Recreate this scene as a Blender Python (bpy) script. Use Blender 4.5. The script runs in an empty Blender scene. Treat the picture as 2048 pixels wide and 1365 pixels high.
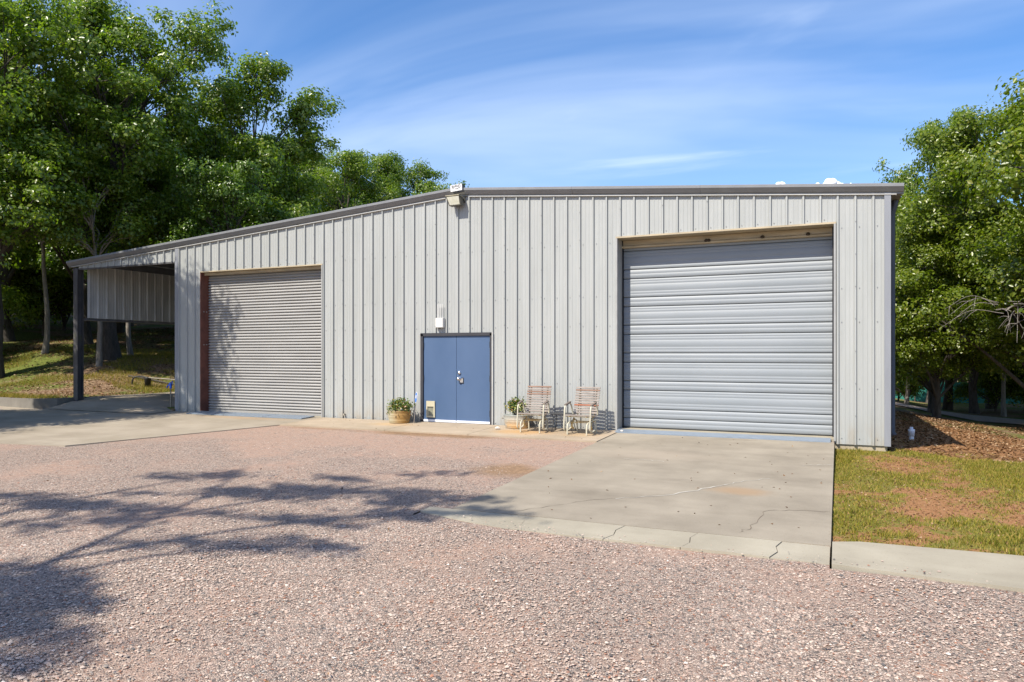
import bpy, math, random
import numpy as np
from mathutils import Vector
R = math.radians
SC = bpy.context.scene
COL = SC.collection

# ------------------------------------------------------------------ camera
cam = bpy.data.cameras.new('camera'); camo = bpy.data.objects.new('camera', cam); COL.objects.link(camo)
camo.location = (0, 0, 1.69); camo.rotation_euler = (R(90), 0, R(24.216))
cam.sensor_width = 36; cam.lens = 36*1450/2048; cam.shift_y = 0.01245
cam.clip_start = 0.05; cam.clip_end = 9000
SC.camera = camo

# ------------------------------------------------------------------ sky, sun, exposure
SUN = Vector((0.30, 0.80, -1.0)).normalized()          # direction the light travels
EL = math.asin(-SUN.z); AZ = math.atan2(-SUN.x, -SUN.y)
W = bpy.data.worlds.new('World'); SC.world = W; W.use_nodes = True
nt = W.node_tree; nt.nodes.clear()
def wn(t, **k):
    n = nt.nodes.new(t)
    for a, b in k.items(): setattr(n, a, b)
    return n
sky = wn('ShaderNodeTexSky', sky_type='NISHITA', sun_disc=False, sun_elevation=EL, sun_rotation=AZ % (2*math.pi),
         altitude=300, air_density=1.0, dust_density=1.0, ozone_density=3.0)
tc = wn('ShaderNodeTexCoord'); sep = wn('ShaderNodeSeparateXYZ'); nt.links.new(tc.outputs['Generated'], sep.inputs[0])
def wm(op, a, b=None):
    n = wn('ShaderNodeMath', operation=op)
    for i, v in enumerate((a, b)):
        if v is None: continue
        if isinstance(v, (int, float)): n.inputs[i].default_value = v
        else: nt.links.new(v, n.inputs[i])
    return n.outputs[0]
den = wm('ADD', wm('MAXIMUM', sep.outputs[2], 0.0), 0.12)
cxy = wn('ShaderNodeCombineXYZ'); nt.links.new(wm('DIVIDE', sep.outputs[0], den), cxy.inputs[0]); nt.links.new(wm('DIVIDE', sep.outputs[1], den), cxy.inputs[1])
def cloud(scale, rot, stretch, lo, hi, amt, loc):
    mp = wn('ShaderNodeMapping'); mp.inputs['Rotation'].default_value = (0, 0, R(rot)); mp.inputs['Scale'].default_value = stretch; mp.inputs['Location'].default_value = loc
    nt.links.new(cxy.outputs[0], mp.inputs[0])
    nz = wn('ShaderNodeTexNoise'); nz.inputs['Scale'].default_value = scale; nz.inputs['Detail'].default_value = 5; nz.inputs['Roughness'].default_value = 0.55; nz.inputs['Distortion'].default_value = 0.7
    nt.links.new(mp.outputs[0], nz.inputs['Vector'])
    mr = wn('ShaderNodeMapRange', interpolation_type='SMOOTHSTEP'); mr.inputs[1].default_value = lo; mr.inputs[2].default_value = hi; mr.inputs[4].default_value = amt
    nt.links.new(nz.outputs['Fac'], mr.inputs[0]); return mr.outputs[0]
c1 = cloud(1.1, 62, (0.6, 1.6, 1), 0.54, 0.86, 0.42, (3.1, 1.2, 0))
c2 = cloud(0.6, 40, (0.7, 1.3, 1), 0.36, 0.82, 0.36, (7.7, 4.0, 2.0))
cm = wm('MINIMUM', wm('ADD', c1, c2), 0.75)
mix = wn('ShaderNodeMix', data_type='RGBA'); nt.links.new(cm, mix.inputs[0])
hs = wn('ShaderNodeHueSaturation'); hs.inputs['Saturation'].default_value = 1.30; nt.links.new(sky.outputs[0], hs.inputs['Color'])
tint = wn('ShaderNodeMix', data_type='RGBA', blend_type='MULTIPLY'); tint.inputs[0].default_value = 1.0; tint.inputs[7].default_value = (1.06, 0.98, 1.04, 1); nt.links.new(hs.outputs[0], tint.inputs[6]); nt.links.new(tint.outputs[2], mix.inputs[6]); mix.inputs[7].default_value = (6.2, 6.9, 7.9, 1)
bg = wn('ShaderNodeBackground'); bg.inputs[1].default_value = 0.13; nt.links.new(mix.outputs[2], bg.inputs[0])
wo = wn('ShaderNodeOutputWorld'); nt.links.new(bg.outputs[0], wo.inputs[0])

sl = bpy.data.lights.new('sun', 'SUN'); sl.energy = 5.0; sl.angle = R(0.53); sl.color = (1.0, 0.93, 0.82)
so = bpy.data.objects.new('sun', sl); COL.objects.link(so); so.rotation_euler = SUN.to_track_quat('-Z', 'Y').to_euler(); so.location = (-20, -30, 40)
SC.view_settings.view_transform = 'Standard'; SC.view_settings.look = 'None'; SC.view_settings.gamma = 1.0
SC.view_settings.exposure = 0.60
SC.render.engine = 'CYCLES'
SC.cycles.max_bounces = 8; SC.cycles.transparent_max_bounces = 8; SC.cycles.use_denoising = True

# ------------------------------------------------------------------ materials
MATS = {}
class NB:
    """small node-building helper for one material"""
    def __init__(s, name):
        s.m = bpy.data.materials.new(name); s.m.use_nodes = True; s.t = s.m.node_tree; s.t.nodes.clear(); MATS[name] = s.m
        s.out = s.n('ShaderNodeOutputMaterial'); s.pos = s.n('ShaderNodeNewGeometry')
        s.P = s.pos.outputs['Position']; s.isl = s.pos.outputs['Random Per Island']
    def n(s, t, **k):
        x = s.t.nodes.new(t)
        for a, b in k.items(): setattr(x, a, b)
        return x
    def put(s, v, sock):
        if v is None: return
        if hasattr(v, 'is_output'): s.t.links.new(v, sock)
        elif isinstance(v, (tuple, list)) and len(v) == 3 and sock.type == 'RGBA': sock.default_value = (*v, 1)
        else: sock.default_value = v
    def mapv(s, v, scale=(1, 1, 1), loc=(0, 0, 0)):
        x = s.n('ShaderNodeMapping'); s.put(v, x.inputs[0]); x.inputs['Scale'].default_value = scale; x.inputs['Location'].default_value = loc; return x.outputs[0]
    def noise(s, scale, v=None, detail=4, rough=0.55, stretch=None, out='Fac'):
        x = s.n('ShaderNodeTexNoise'); vv = s.P if v is None else v
        if stretch: vv = s.mapv(vv, stretch)
        s.put(vv, x.inputs['Vector']); x.inputs['Scale'].default_value = scale; x.inputs['Detail'].default_value = detail; x.inputs['Roughness'].default_value = rough
        return x.outputs[out]
    def vor(s, scale, feature='F1', out='Color', v=None, rnd=1.0):
        x = s.n('ShaderNodeTexVoronoi', feature=feature); s.put(s.P if v is None else v, x.inputs['Vector']); x.inputs['Scale'].default_value = scale; x.inputs['Randomness'].default_value = rnd
        return x.outputs[out]
    def ramp(s, f, stops, interp='LINEAR'):
        x = s.n('ShaderNodeValToRGB'); s.put(f, x.inputs[0]); e = x.color_ramp; e.interpolation = interp
        while len(e.elements) < len(stops): e.elements.new(0.5)
        for el, (p, c) in zip(e.elements, stops): el.position = p; el.color = (*c, 1) if len(c) == 3 else c
        return x.outputs[0]
    def rng(s, f, a, b, c=0.0, d=1.0, smooth=False):
        x = s.n('ShaderNodeMapRange'); 
        if smooth: x.interpolation_type = 'SMOOTHSTEP'
        s.put(f, x.inputs[0])
        for i, q in enumerate((a, b, c, d)): x.inputs[i+1].default_value = q
        return x.outputs[0]
    def math(s, op, a, b=None):
        x = s.n('ShaderNodeMath', operation=op); s.put(a, x.inputs[0]); s.put(b, x.inputs[1]); return x.outputs[0]
    def mix(s, f, a, b, blend='MIX'):
        x = s.n('ShaderNodeMix', data_type='RGBA', blend_type=blend); s.put(f, x.inputs[0]); s.put(a, x.inputs[6]); s.put(b, x.inputs[7]); return x.outputs[2]
    def bump(s, h, strength=0.3, dist=0.01, nrm=None):
        x = s.n('ShaderNodeBump'); s.put(h, x.inputs['Height']); x.inputs['Strength'].default_value = strength; x.inputs['Distance'].default_value = dist
        if nrm is not None: s.put(nrm, x.inputs['Normal'])
        return x.outputs[0]
    def pbr(s, col, rough=0.6, metal=0.0, nrm=None, spec=0.5):
        x = s.n('ShaderNodeBsdfPrincipled'); s.put(col, x.inputs['Base Color']); s.put(rough, x.inputs['Roughness']); s.put(metal, x.inputs['Metallic'])
        x.inputs['Specular IOR Level'].default_value = spec
        if nrm is not None: s.put(nrm, x.inputs['Normal'])
        return x.outputs[0]
    def done(s, sh): s.put(sh, s.out.inputs[0]); return s.m
    def dist2(s, cx, cy, rx, ry):
        """elliptic distance on the ground plan from a point, 1 at the rim"""
        a = s.mapv(s.P, (1/rx, 1/ry, 0), (-cx/rx, -cy/ry, 0)); x = s.n('ShaderNodeVectorMath', operation='LENGTH'); s.put(a, x.inputs[0]); return x.outputs['Value']

def simple(name, col, rough=0.6, metal=0.0, vary=0.12, scale=3.0, stretch=None, bump=0.0, bscale=60, spec=0.5):
    b = NB(name); f = b.noise(scale, stretch=stretch)
    lo = tuple(c*(1-vary) for c in col); hi = tuple(min(1, c*(1+vary)) for c in col)
    c = b.ramp(f, [(0.3, lo), (0.7, hi)])
    nr = b.bump(b.noise(bscale), bump, 0.004) if bump else None
    return b.done(b.pbr(c, rough, metal, nr, spec))

# painted steel sheet: faint vertical streaks, dust near the ground
b = NB('wall_paint'); c = b.ramp(b.noise(2.2, stretch=(2.5, 2.5, 0.25), detail=6), [(0.3, (0.320, 0.331, 0.317)), (0.7, (0.362, 0.373, 0.358))])
oi = b.n('ShaderNodeObjectInfo'); c = b.mix(b.rng(oi.outputs['Random'], 0, 1, 0.0, 0.22), c, b.mix(1.0, c, (0.86, 0.86, 0.85), 'MULTIPLY'))
c = b.mix(b.rng(b.noise(5, stretch=(5, 1, 0.10), detail=5), 0.55, 0.75, 0, 0.35), c, b.mix(1.0, c, (0.82, 0.81, 0.77), 'MULTIPLY'))
zz = b.n('ShaderNodeSeparateXYZ'); b.put(b.P, zz.inputs[0])
dirt = b.math('MULTIPLY', b.rng(zz.outputs[2], 0.0, 0.55, 0.55, 0.0, True), b.rng(b.noise(6, stretch=(1, 1, 0.5)), 0.38, 0.7))
c = b.mix(dirt, c, (0.30, 0.24, 0.16)); b.done(b.pbr(c, b.rng(b.noise(7), 0.3, 0.7, 0.36, 0.5), 0.0, b.bump(b.noise(2.2, detail=2, stretch=(1.6, 1, 0.7)), 0.16, 0.03)))
simple('trim_paint', (0.185, 0.19, 0.195), 0.45, 0, 0.08, 4)
simple('corner_paint', (0.22, 0.23, 0.25), 0.45, 0, 0.06, 4, (2, 2, 0.3))
simple('jamb_paint', (0.30, 0.30, 0.29), 0.5, 0, 0.1, 5)
simple('white_trim', (0.44, 0.435, 0.41), 0.5, 0, 0.08, 6)
simple('dark_gap', (0.02, 0.02, 0.022), 0.8)
simple('roof_metal', (0.45, 0.46, 0.46), 0.4, 0.2, 0.08)
simple('carport_panel', (0.46, 0.45, 0.42), 0.6, 0, 0.16, 2.0, (2, 2, 0.4))
simple('carport_steel', (0.10, 0.10, 0.105), 0.6, 0, 0.25, 5, bump=0.2)
b = NB('post_steel'); f = b.noise(3, stretch=(1, 1, 0.5)); b.done(b.pbr(b.ramp(f, [(0.35, (0.045, 0.042, 0.042)), (0.6, (0.075, 0.072, 0.072)), (0.75, (0.075, 0.08, 0.03))]), 0.65))
simple('red_oxide', (0.12, 0.042, 0.028), 0.65, 0, 0.3, 5)
simple('galv_header', (0.40, 0.33, 0.22), 0.55, 0.1, 0.2, 5, (0.4, 2, 2))
simple('downspout_paint', (0.055, 0.06, 0.075), 0.5)
b = NB('roll_steel'); c = b.ramp(b.noise(1.2, stretch=(0.6, 1, 3), detail=5), [(0.3, (0.275, 0.27, 0.258)), (0.7, (0.33, 0.325, 0.31))]); b.done(b.pbr(c, 0.42, 0.1))
b = NB('section_door_paint'); c = b.ramp(b.noise(1.2, stretch=(0.5, 1, 1.5), detail=6), [(0.3, (0.205, 0.226, 0.240)), (0.7, (0.236, 0.256, 0.270))]); b.done(b.pbr(c, 0.5, 0.0, b.bump(b.noise(14, stretch=(0.12, 1, 6), detail=3), 0.04, 0.004)))
b = NB('blue_door'); c = b.ramp(b.noise(1.3, stretch=(1, 1, 0.5)), [(0.3, (0.050, 0.094, 0.180)), (0.7, (0.066, 0.113, 0.205))]); b.done(b.pbr(c, 0.5, 0, b.bump(b.noise(90), 0.05, 0.002)))
simple('door_frame', (0.035, 0.035, 0.04), 0.5)
simple('black_steel', (0.018, 0.018, 0.02), 0.45)
simple('chrome', (0.72, 0.72, 0.73), 0.22, 1.0, 0.05)
simple('door_sweep', (0.80, 0.82, 0.85), 0.35, 0.1, 0.05)
simple('cream_plastic', (0.48, 0.44, 0.31), 0.5, 0, 0.06)
simple('flap_plastic', (0.20, 0.20, 0.15), 0.35, 0, 0.25)
simple('white_plastic', (0.58, 0.57, 0.54), 0.45, 0, 0.05)
simple('screw_metal', (0.30, 0.30, 0.30), 0.4, 0.5)
b = NB('lamp_lens'); c = b.ramp(b.noise(6), [(0.35, (0.66, 0.66, 0.50)), (0.7, (0.82, 0.82, 0.70))]); b.done(b.pbr(c, 0.2, 0, None, 0.6))
simple('lamp_body', (0.10, 0.095, 0.075), 0.5, 0.0, 0.3, 8)
simple('print_grey', (0.06, 0.06, 0.07), 0.6)
simple('print_black', (0.015, 0.015, 0.018), 0.6)
simple('sign_white', (0.60, 0.60, 0.60), 0.5, 0, 0.03)
simple('sign_blue', (0.03, 0.17, 0.55), 0.4, 0, 0.1)
simple('ramp_steel', (0.20, 0.24, 0.285), 0.45, 0.15, 0.08, 6)
simple('cream_paint', (0.48, 0.45, 0.34), 0.4, 0, 0.10, 9)
b = NB('rusty_cream'); b.done(b.pbr(b.ramp(b.noise(18), [(0.35, (0.60, 0.50, 0.26)), (0.62, (0.42, 0.27, 0.08))]), 0.5))
def wood(name, a, c2):
    b = NB(name); f = b.noise(9, stretch=(0.5, 4, 4), detail=6, rough=0.65); b.done(b.pbr(b.ramp(f, [(0.32, a), (0.68, c2)]), 0.75, 0, b.bump(b.noise(40, stretch=(0.3, 3, 3)), 0.4, 0.003)))
wood('pale_wood', (0.175, 0.145, 0.122), (0.315, 0.275, 0.24)); wood('brown_wood', (0.15, 0.085, 0.055), (0.26, 0.165, 0.12)); wood('red_wood', (0.21, 0.065, 0.03), (0.31, 0.115, 0.055)); wood('arm_wood', (0.10, 0.08, 0.065), (0.20, 0.16, 0.13))
b = NB('galvanised'); f = b.noise(4, stretch=(1, 1, 1)); zz = b.n('ShaderNodeSeparateXYZ'); b.put(b.P, zz.inputs[0])
low = b.math('MULTIPLY', b.rng(zz.outputs[2], 0.0, 0.30, 1.0, 0.0), b.rng(f, 0.30, 0.62)); c = b.ramp(b.vor(26), [(0.0, (0.33, 0.36, 0.34)), (1.0, (0.43, 0.45, 0.41))]); c = b.mix(low, c, (0.55, 0.30, 0.08)); b.done(b.pbr(c, 0.5, 0.25))
b = NB('galvanised_rusty'); f = b.noise(3.0); zz = b.n('ShaderNodeSeparateXYZ'); b.put(b.P, zz.inputs[0])
side = b.rng(b.math('ADD', zz.outputs[0], b.math('MULTIPLY', f, 0.3)), -9.68, -9.40); c = b.mix(side, (0.40, 0.36, 0.24), (0.33, 0.19, 0.055)); b.done(b.pbr(c, 0.55, 0.2))
simple('soil', (0.05, 0.035, 0.022), 0.95, 0, 0.4, 30, bump=0.8)
simple('hydrant_blue', (0.02, 0.10, 0.55), 0.35); simple('pipe_steel', (0.28, 0.25, 0.20), 0.5, 0.4, 0.2, 12)
simple('pvc_white', (0.76, 0.80, 0.84), 0.4); simple('rock_pale', (0.55, 0.50, 0.44), 0.9, 0, 0.2, 14, bump=0.8)
simple('rubber_black', (0.015, 0.015, 0.015), 0.6)
def bark(name, a, c2):
    b = NB(name); f = b.noise(5, stretch=(2.2, 2.2, 0.5), detail=7, rough=0.7); b.done(b.pbr(b.ramp(f, [(0.3, a), (0.7, c2)]), 0.9, 0, b.bump(f, 0.9, 0.05)))
bark('bark_dark', (0.030, 0.025, 0.020), (0.10, 0.085, 0.07)); bark('bark_pale', (0.12, 0.105, 0.085), (0.30, 0.27, 0.23)); bark('dead_wood', (0.18, 0.16, 0.14), (0.34, 0.31, 0.28))
def leafmat(name, stops, tr=0.48, rough=0.34, spec=0.65):
    b = NB(name); c = b.ramp(b.isl, stops)
    c = b.mix(b.rng(b.noise(0.45, detail=2), 0.35, 0.65, 0.0, 0.45), c, b.mix(1.0, c, (1.10, 1.03, 0.7), 'MULTIPLY'))
    d = b.pbr(c, rough, 0, None, spec); t = b.n('ShaderNodeBsdfTranslucent'); b.put(b.mix(1.0, c, (1.3, 1.5, 0.5), 'MULTIPLY'), t.inputs[0])
    mx = b.n('ShaderNodeMixShader'); mx.inputs[0].default_value = tr; b.put(d, mx.inputs[1]); b.put(t.outputs[0], mx.inputs[2]); b.done(mx.outputs[0])
leafmat('oak_leaf', [(0.0, (0.075, 0.128, 0.013)), (0.5, (0.135, 0.21, 0.022)), (0.85, (0.19, 0.26, 0.03)), (1.0, (0.235, 0.265, 0.04))])
leafmat('olive_leaf', [(0.0, (0.085, 0.13, 0.012)), (0.5, (0.14, 0.195, 0.016)), (0.85, (0.185, 0.235, 0.024)), (1.0, (0.24, 0.245, 0.04))])
leafmat('deep_leaf', [(0.0, (0.055, 0.11, 0.016)), (0.6, (0.105, 0.18, 0.024)), (1.0, (0.165, 0.235, 0.03))])
leafmat('shrub_leaf', [(0.0, (0.035, 0.08, 0.012)), (0.55, (0.10, 0.16, 0.025)), (0.8, (0.26, 0.27, 0.05)), (0.93, (0.25, 0.10, 0.04)), (1.0, (0.45, 0.38, 0.10))], 0.25)
leafmat('grass_blade', [(0.0, (0.10, 0.115, 0.016)), (0.35, (0.20, 0.195, 0.024)), (0.7, (0.30, 0.245, 0.045)), (1.0, (0.38, 0.25, 0.09))], 0.3, 0.6, 0.2)
leafmat('dry_leaf', [(0.0, (0.075, 0.04, 0.02)), (0.5, (0.17, 0.09, 0.045)), (0.85, (0.26, 0.155, 0.085)), (1.0, (0.42, 0.31, 0.21))], 0.1, 0.8, 0.2)
STONE = [(0.0, (0.53, 0.415, 0.335)), (0.25, (0.40, 0.29, 0.228)), (0.46, (0.56, 0.465, 0.38)), (0.62, (0.34, 0.265, 0.212)), (0.76, (0.24, 0.21, 0.182)), (0.88, (0.085, 0.083, 0.082)), (0.95, (0.37, 0.175, 0.105)), (1.0, (0.66, 0.60, 0.53))]
b = NB('gravel_stone'); c = b.ramp(b.isl, STONE); c = b.mix(b.rng(b.noise(60), 0.4, 0.7, 0, 0.35), c, b.mix(1.0, c, (0.7, 0.66, 0.64), 'MULTIPLY')); b.done(b.pbr(c, 0.85, 0, None, 0.3))
b = NB('gravel'); wv = b.n('ShaderNodeVectorMath', operation='ADD'); b.put(b.P, wv.inputs[0]); b.put(b.mapv(b.noise(30, out='Color'), (0.03, 0.03, 0.03)), wv.inputs[1])
P2 = b.mapv(wv.outputs[0], (1, 1, 0.3)); sepc = b.n('ShaderNodeSeparateColor'); b.put(b.vor(58, v=P2), sepc.inputs[0])
c = b.ramp(sepc.outputs[0], STONE); d = b.vor(58, 'DISTANCE_TO_EDGE', 'Distance', P2)
c = b.mix(b.rng(d, 0.0, 0.16, 0.75, 0.0), c, (0.14, 0.10, 0.078))
sy = b.n('ShaderNodeSeparateXYZ'); b.put(b.P, sy.inputs[0]); fines = b.math('MULTIPLY', b.rng(b.math('ADD', b.noise(0.55, detail=5), b.rng(sy.outputs[1], 8.5, 13.5, 0.0, 0.20)), 0.48, 0.66, 0, 1, True), b.rng(b.noise(9), 0.25, 0.6)); c = b.mix(b.math('MULTIPLY', fines, 0.75), c, b.ramp(b.noise(30), [(0.3, (0.29, 0.185, 0.135)), (0.7, (0.37, 0.25, 0.185))]))
n2 = b.math('MULTIPLY', b.noise(1.6, detail=5), 0.9)
for (cx, cy, rx, ry, am) in ((-8.0, 13.55, 2.3, 0.42, 0.85), (-4.75, 10.35, 0.85, 0.75, 0.8), (-11.0, 13.6, 1.5, 0.25, 0.5)):
    m_ = b.math('MULTIPLY', b.rng(b.math('ADD', b.dist2(cx, cy, rx, ry), n2), 0.75, 1.45, 1, 0, True), am); c = b.mix(m_, c, b.ramp(b.noise(25), [(0.3, (0.17, 0.10, 0.05)), (0.7, (0.30, 0.19, 0.10))]))
b.done(b.pbr(c, 0.9, 0, b.bump(b.math('MULTIPLY', b.rng(d, 0, 0.4), b.rng(fines, 0, 1, 1, 0.35)), 0.9, 0.010), 0.2))
def concrete(name, a, c2, stains=()):
    b = NB(name); f = b.noise(0.9, detail=8, rough=0.62); c = b.ramp(f, [(0.3, a), (0.7, c2)]); g = b.noise(120, detail=2)
    c = b.mix(b.rng(g, 0.35, 0.7, 0, 0.22), c, b.mix(1.0, c, (0.72, 0.70, 0.68), 'MULTIPLY'))
    c = b.mix(b.rng(b.noise(2.6, stretch=(0.35, 1.2, 1), detail=6), 0.46, 0.72, 0, 0.55), c, b.mix(1.0, c, (0.78, 0.77, 0.76), 'MULTIPLY'))
    c = b.mix(b.rng(b.noise(0.5, stretch=(1.6, 0.5, 1), detail=3), 0.5, 0.62, 0, 0.35, True), c, b.mix(1.0, c, (0.80, 0.79, 0.78), 'MULTIPLY')); c = b.mix(b.rng(b.noise(34, detail=3), 0.64, 0.72, 0, 0.45), c, b.mix(1.0, c, (0.6, 0.56, 0.5), 'MULTIPLY'))
    n2 = b.math('MULTIPLY', b.noise(2.2, detail=5), 0.8)
    for (cx, cy, rx, ry, am, sc) in stains:
        c = b.mix(b.math('MULTIPLY', b.rng(b.math('ADD', b.dist2(cx, cy, rx, ry), n2), 0.6, 1.5, 1, 0, True), am), c, sc)
    b.done(b.pbr(c, 0.85, 0, b.bump(b.noise(70, detail=5), 0.35, 0.004), 0.3))
concrete('concrete_pad', (0.225, 0.195, 0.148), (0.325, 0.285, 0.22), ((-1.2, 10.05, 0.5, 0.35, 0.55, (0.33, 0.21, 0.11)), (-3.0, 12.5, 1.4, 0.8, 0.4, (0.30, 0.245, 0.185))))
concrete('concrete_walk', (0.31, 0.25, 0.175), (0.41, 0.33, 0.24), ((-6.2, 14.4, 0.9, 0.5, 0.75, (0.42, 0.25, 0.10)), (-9.7, 14.6, 0.8, 0.4, 0.5, (0.43, 0.28, 0.13)), (-4.9, 14.4, 0.6, 0.4, 0.4, (0.45, 0.30, 0.15))))
concrete('concrete_apron', (0.27, 0.23, 0.17), (0.36, 0.31, 0.24), ((-14.5, 14.6, 2.0, 0.35, 0.6, (0.32, 0.22, 0.13)),))
concrete('concrete_kerb', (0.285, 0.255, 0.192), (0.38, 0.345, 0.265)); concrete('concrete_old', (0.13, 0.12, 0.10), (0.24, 0.22, 0.19)); concrete('foundation', (0.30, 0.25, 0.17), (0.42, 0.36, 0.26))
simple('crack_dark', (0.13, 0.10, 0.07), 0.95); simple('crack_pale', (0.42, 0.39, 0.33), 0.9)
# woodland floor: grass, bare soil, leaf litter
b = NB('woodland_floor'); g1 = b.ramp(b.noise(14, detail=6), [(0.3, (0.06, 0.085, 0.018)), (0.7, (0.19, 0.21, 0.045))]); l1 = b.ramp(b.vor(16), [(0.0, (0.10, 0.06, 0.035)), (0.5, (0.22, 0.14, 0.085)), (1.0, (0.40, 0.29, 0.19))])
c = b.mix(b.rng(b.noise(0.33, detail=6, rough=0.65), 0.42, 0.60, 0, 1, True), g1, l1); b.done(b.pbr(c, 0.95, 0, b.bump(b.noise(22, detail=6), 1.0, 0.06), 0.15))
b = NB('lawn_soil'); at = b.n('ShaderNodeAttribute', attribute_name='veg'); nz = b.noise(5.5, detail=6, rough=0.7); v = b.math('ADD', at.outputs['Fac'], b.math('MULTIPLY', b.math('SUBTRACT', nz, 0.5), 1.3))
s1 = b.ramp(b.noise(26, detail=6, rough=0.7), [(0.3, (0.20, 0.09, 0.038)), (0.55, (0.32, 0.165, 0.075)), (0.75, (0.42, 0.27, 0.15))]); g1 = b.ramp(b.noise(30, detail=6), [(0.3, (0.12, 0.125, 0.022)), (0.6, (0.21, 0.185, 0.045)), (0.8, (0.30, 0.22, 0.09))])
c = b.mix(b.rng(v, 0.34, 0.62, 0, 1, True), s1, g1); b.done(b.pbr(c, 0.95, 0, b.bump(b.noise(45, detail=6), 1.0, 0.03), 0.15))
simple('road_gravel', (0.40, 0.32, 0.27), 0.95, 0, 0.25, 9, bump=0.6)
simple('teal_mesh', (0.03, 0.20, 0.16), 0.8, 0, 0.12, 1.2); simple('cloud_white', (0.95, 0.95, 0.95), 1.0, 0, 0.02)

# ------------------------------------------------------------------ mesh helpers
def link(name, me, mat, parent=None):
    o = bpy.data.objects.new(name, me); COL.objects.link(o)
    if mat and not me.materials: me.materials.append(MATS[mat])
    if parent is not None: o.parent = parent
    return o
def tag(o, label=None, cat=None, group=None, kind=None):
    for k, v in (('label', label), ('category', cat), ('group', group), ('kind', kind)):
        if v: o[k] = v
    return o
def thing(name, label, cat, loc=(0, 0, 0), rz=0, group=None):
    o = bpy.data.objects.new(name, None); COL.objects.link(o); o.location = loc; o.rotation_euler = (0, 0, rz); o.empty_display_size = 0.2
    return tag(o, label, cat, group)
def copy_tree(o, parent=None):
    c = o.copy(); COL.objects.link(c); c.parent = parent
    for ch in o.children: copy_tree(ch, c)
    return c
def npmesh(name, verts, faces):
    me = bpy.data.meshes.new(name); V = np.asarray(verts, np.float32); F = np.asarray(faces, np.int32); k = F.shape[1]
    me.vertices.add(len(V)); me.vertices.foreach_set('co', V.ravel()); me.loops.add(F.size); me.loops.foreach_set('vertex_index', F.ravel())
    me.polygons.add(len(F)); me.polygons.foreach_set('loop_start', np.arange(0, F.size, k, dtype=np.int32)); me.update(calc_edges=True); return me
class MB:
    def __init__(s): s.v = []; s.f = []; s.sm = []
    def add(s, vs, fs, smooth=False):
        n = len(s.v); s.v += [tuple(p) for p in vs]; s.f += [tuple(i+n for i in f) for f in fs]; s.sm += [smooth]*len(fs); return s
    def hexa(s, c):
        return s.add(c, [(3, 2, 1, 0), (4, 5, 6, 7), (0, 1, 5, 4), (1, 2, 6, 5), (2, 3, 7, 6), (3, 0, 4, 7)])
    def box(s, x0, x1, y0, y1, z0, z1):
        return s.hexa([(x0, y0, z0), (x1, y0, z0), (x1, y1, z0), (x0, y1, z0), (x0, y0, z1), (x1, y0, z1), (x1, y1, z1), (x0, y1, z1)])
    def prism(s, poly, z0, z1):
        """plan polygon (ccw) to a slab; z0, z1 numbers or functions of x, y"""
        f0 = z0 if callable(z0) else (lambda x, y: z0); f1 = z1 if callable(z1) else (lambda x, y: z1); n = len(poly)
        vs = [(x, y, f0(x, y)) for x, y in poly]+[(x, y, f1(x, y)) for x, y in poly]
        return s.add(vs, [tuple(range(n-1, -1, -1)), tuple(range(n, 2*n))]+[(i, (i+1) % n, n+(i+1) % n, n+i) for i in range(n)])
    def tube(s, pts, rad, n=8, cap=True, smooth=True):
        P = [Vector(p) for p in pts]; m = len(P); rs = rad if isinstance(rad, (list, tuple)) else [rad]*m; vs = []; ref = None
        for i in range(m):
            t = (P[min(i+1, m-1)]-P[max(i-1, 0)]).normalized()
            if ref is None: ref = Vector((1, 0, 0)) if abs(t.x) < 0.8 else Vector((0, 1, 0))
            a = (ref-t*ref.dot(t)).normalized(); bb = t.cross(a); ref = a
            for k in range(n):
                q = 2*math.pi*k/n; vs.append(P[i]+(a*math.cos(q)+bb*math.sin(q))*rs[i])
        fs = [(i*n+k, i*n+(k+1) % n, (i+1)*n+(k+1) % n, (i+1)*n+k) for i in range(m-1) for k in range(n)]
        s.add(vs, fs, smooth)
        if cap: s.add([vs[k] for k in range(n)], [tuple(range(n-1, -1, -1))]); s.add([vs[(m-1)*n+k] for k in range(n)], [tuple(range(n))])
        return s
    def lathe(s, prof, n=24, sx=1, sy=1, c=(0, 0, 0), smooth=True):
        vs = [(c[0]+r*sx*math.cos(2*math.pi*k/n), c[1]+r*sy*math.sin(2*math.pi*k/n), c[2]+z) for r, z in prof for k in range(n)]
        return s.add(vs, [(i*n+k, i*n+(k+1) % n, (i+1)*n+(k+1) % n, (i+1)*n+k) for i in range(len(prof)-1) for k in range(n)], smooth)
    def extrude(s, prof, a, b):
        """open profile of (dy, dz) points swept from point a to point b"""
        n = len(prof); vs = [(a[0], a[1]+p, a[2]+q) for p, q in prof]+[(b[0], b[1]+p, b[2]+q) for p, q in prof]
        return s.add(vs, [(i, i+1, n+i+1, n+i) for i in range(n-1)]+[tuple(range(n-1, -1, -1)), tuple(range(n, 2*n))])
    def build(s, name, mat, parent=None):
        me = bpy.data.meshes.new(name); me.from_pydata(s.v, [], s.f); me.update()
        if any(s.sm): me.polygons.foreach_set('use_smooth', s.sm)
        return link(name, me, mat, parent)
def bez(pts, n=5):
    """Catmull-Rom through points"""
    P = [Vector(p) for p in pts]; P = [P[0]*2-P[1]]+P+[P[-1]*2-P[-2]]; out = []
    for i in range(1, len(P)-2):
        for k in range(n):
            t = k/n; p0, p1, p2, p3 = P[i-1:i+3]
            out.append(0.5*((2*p1)+(p2-p0)*t+(2*p0-5*p1+4*p2-p3)*t*t+(3*p1-p0-3*p2+p3)*t**3))
    out.append(P[-2]); return out
def sms(a, b, x): t = min(1, max(0, (x-a)/(b-a))); return t*t*(3-2*t)
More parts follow.
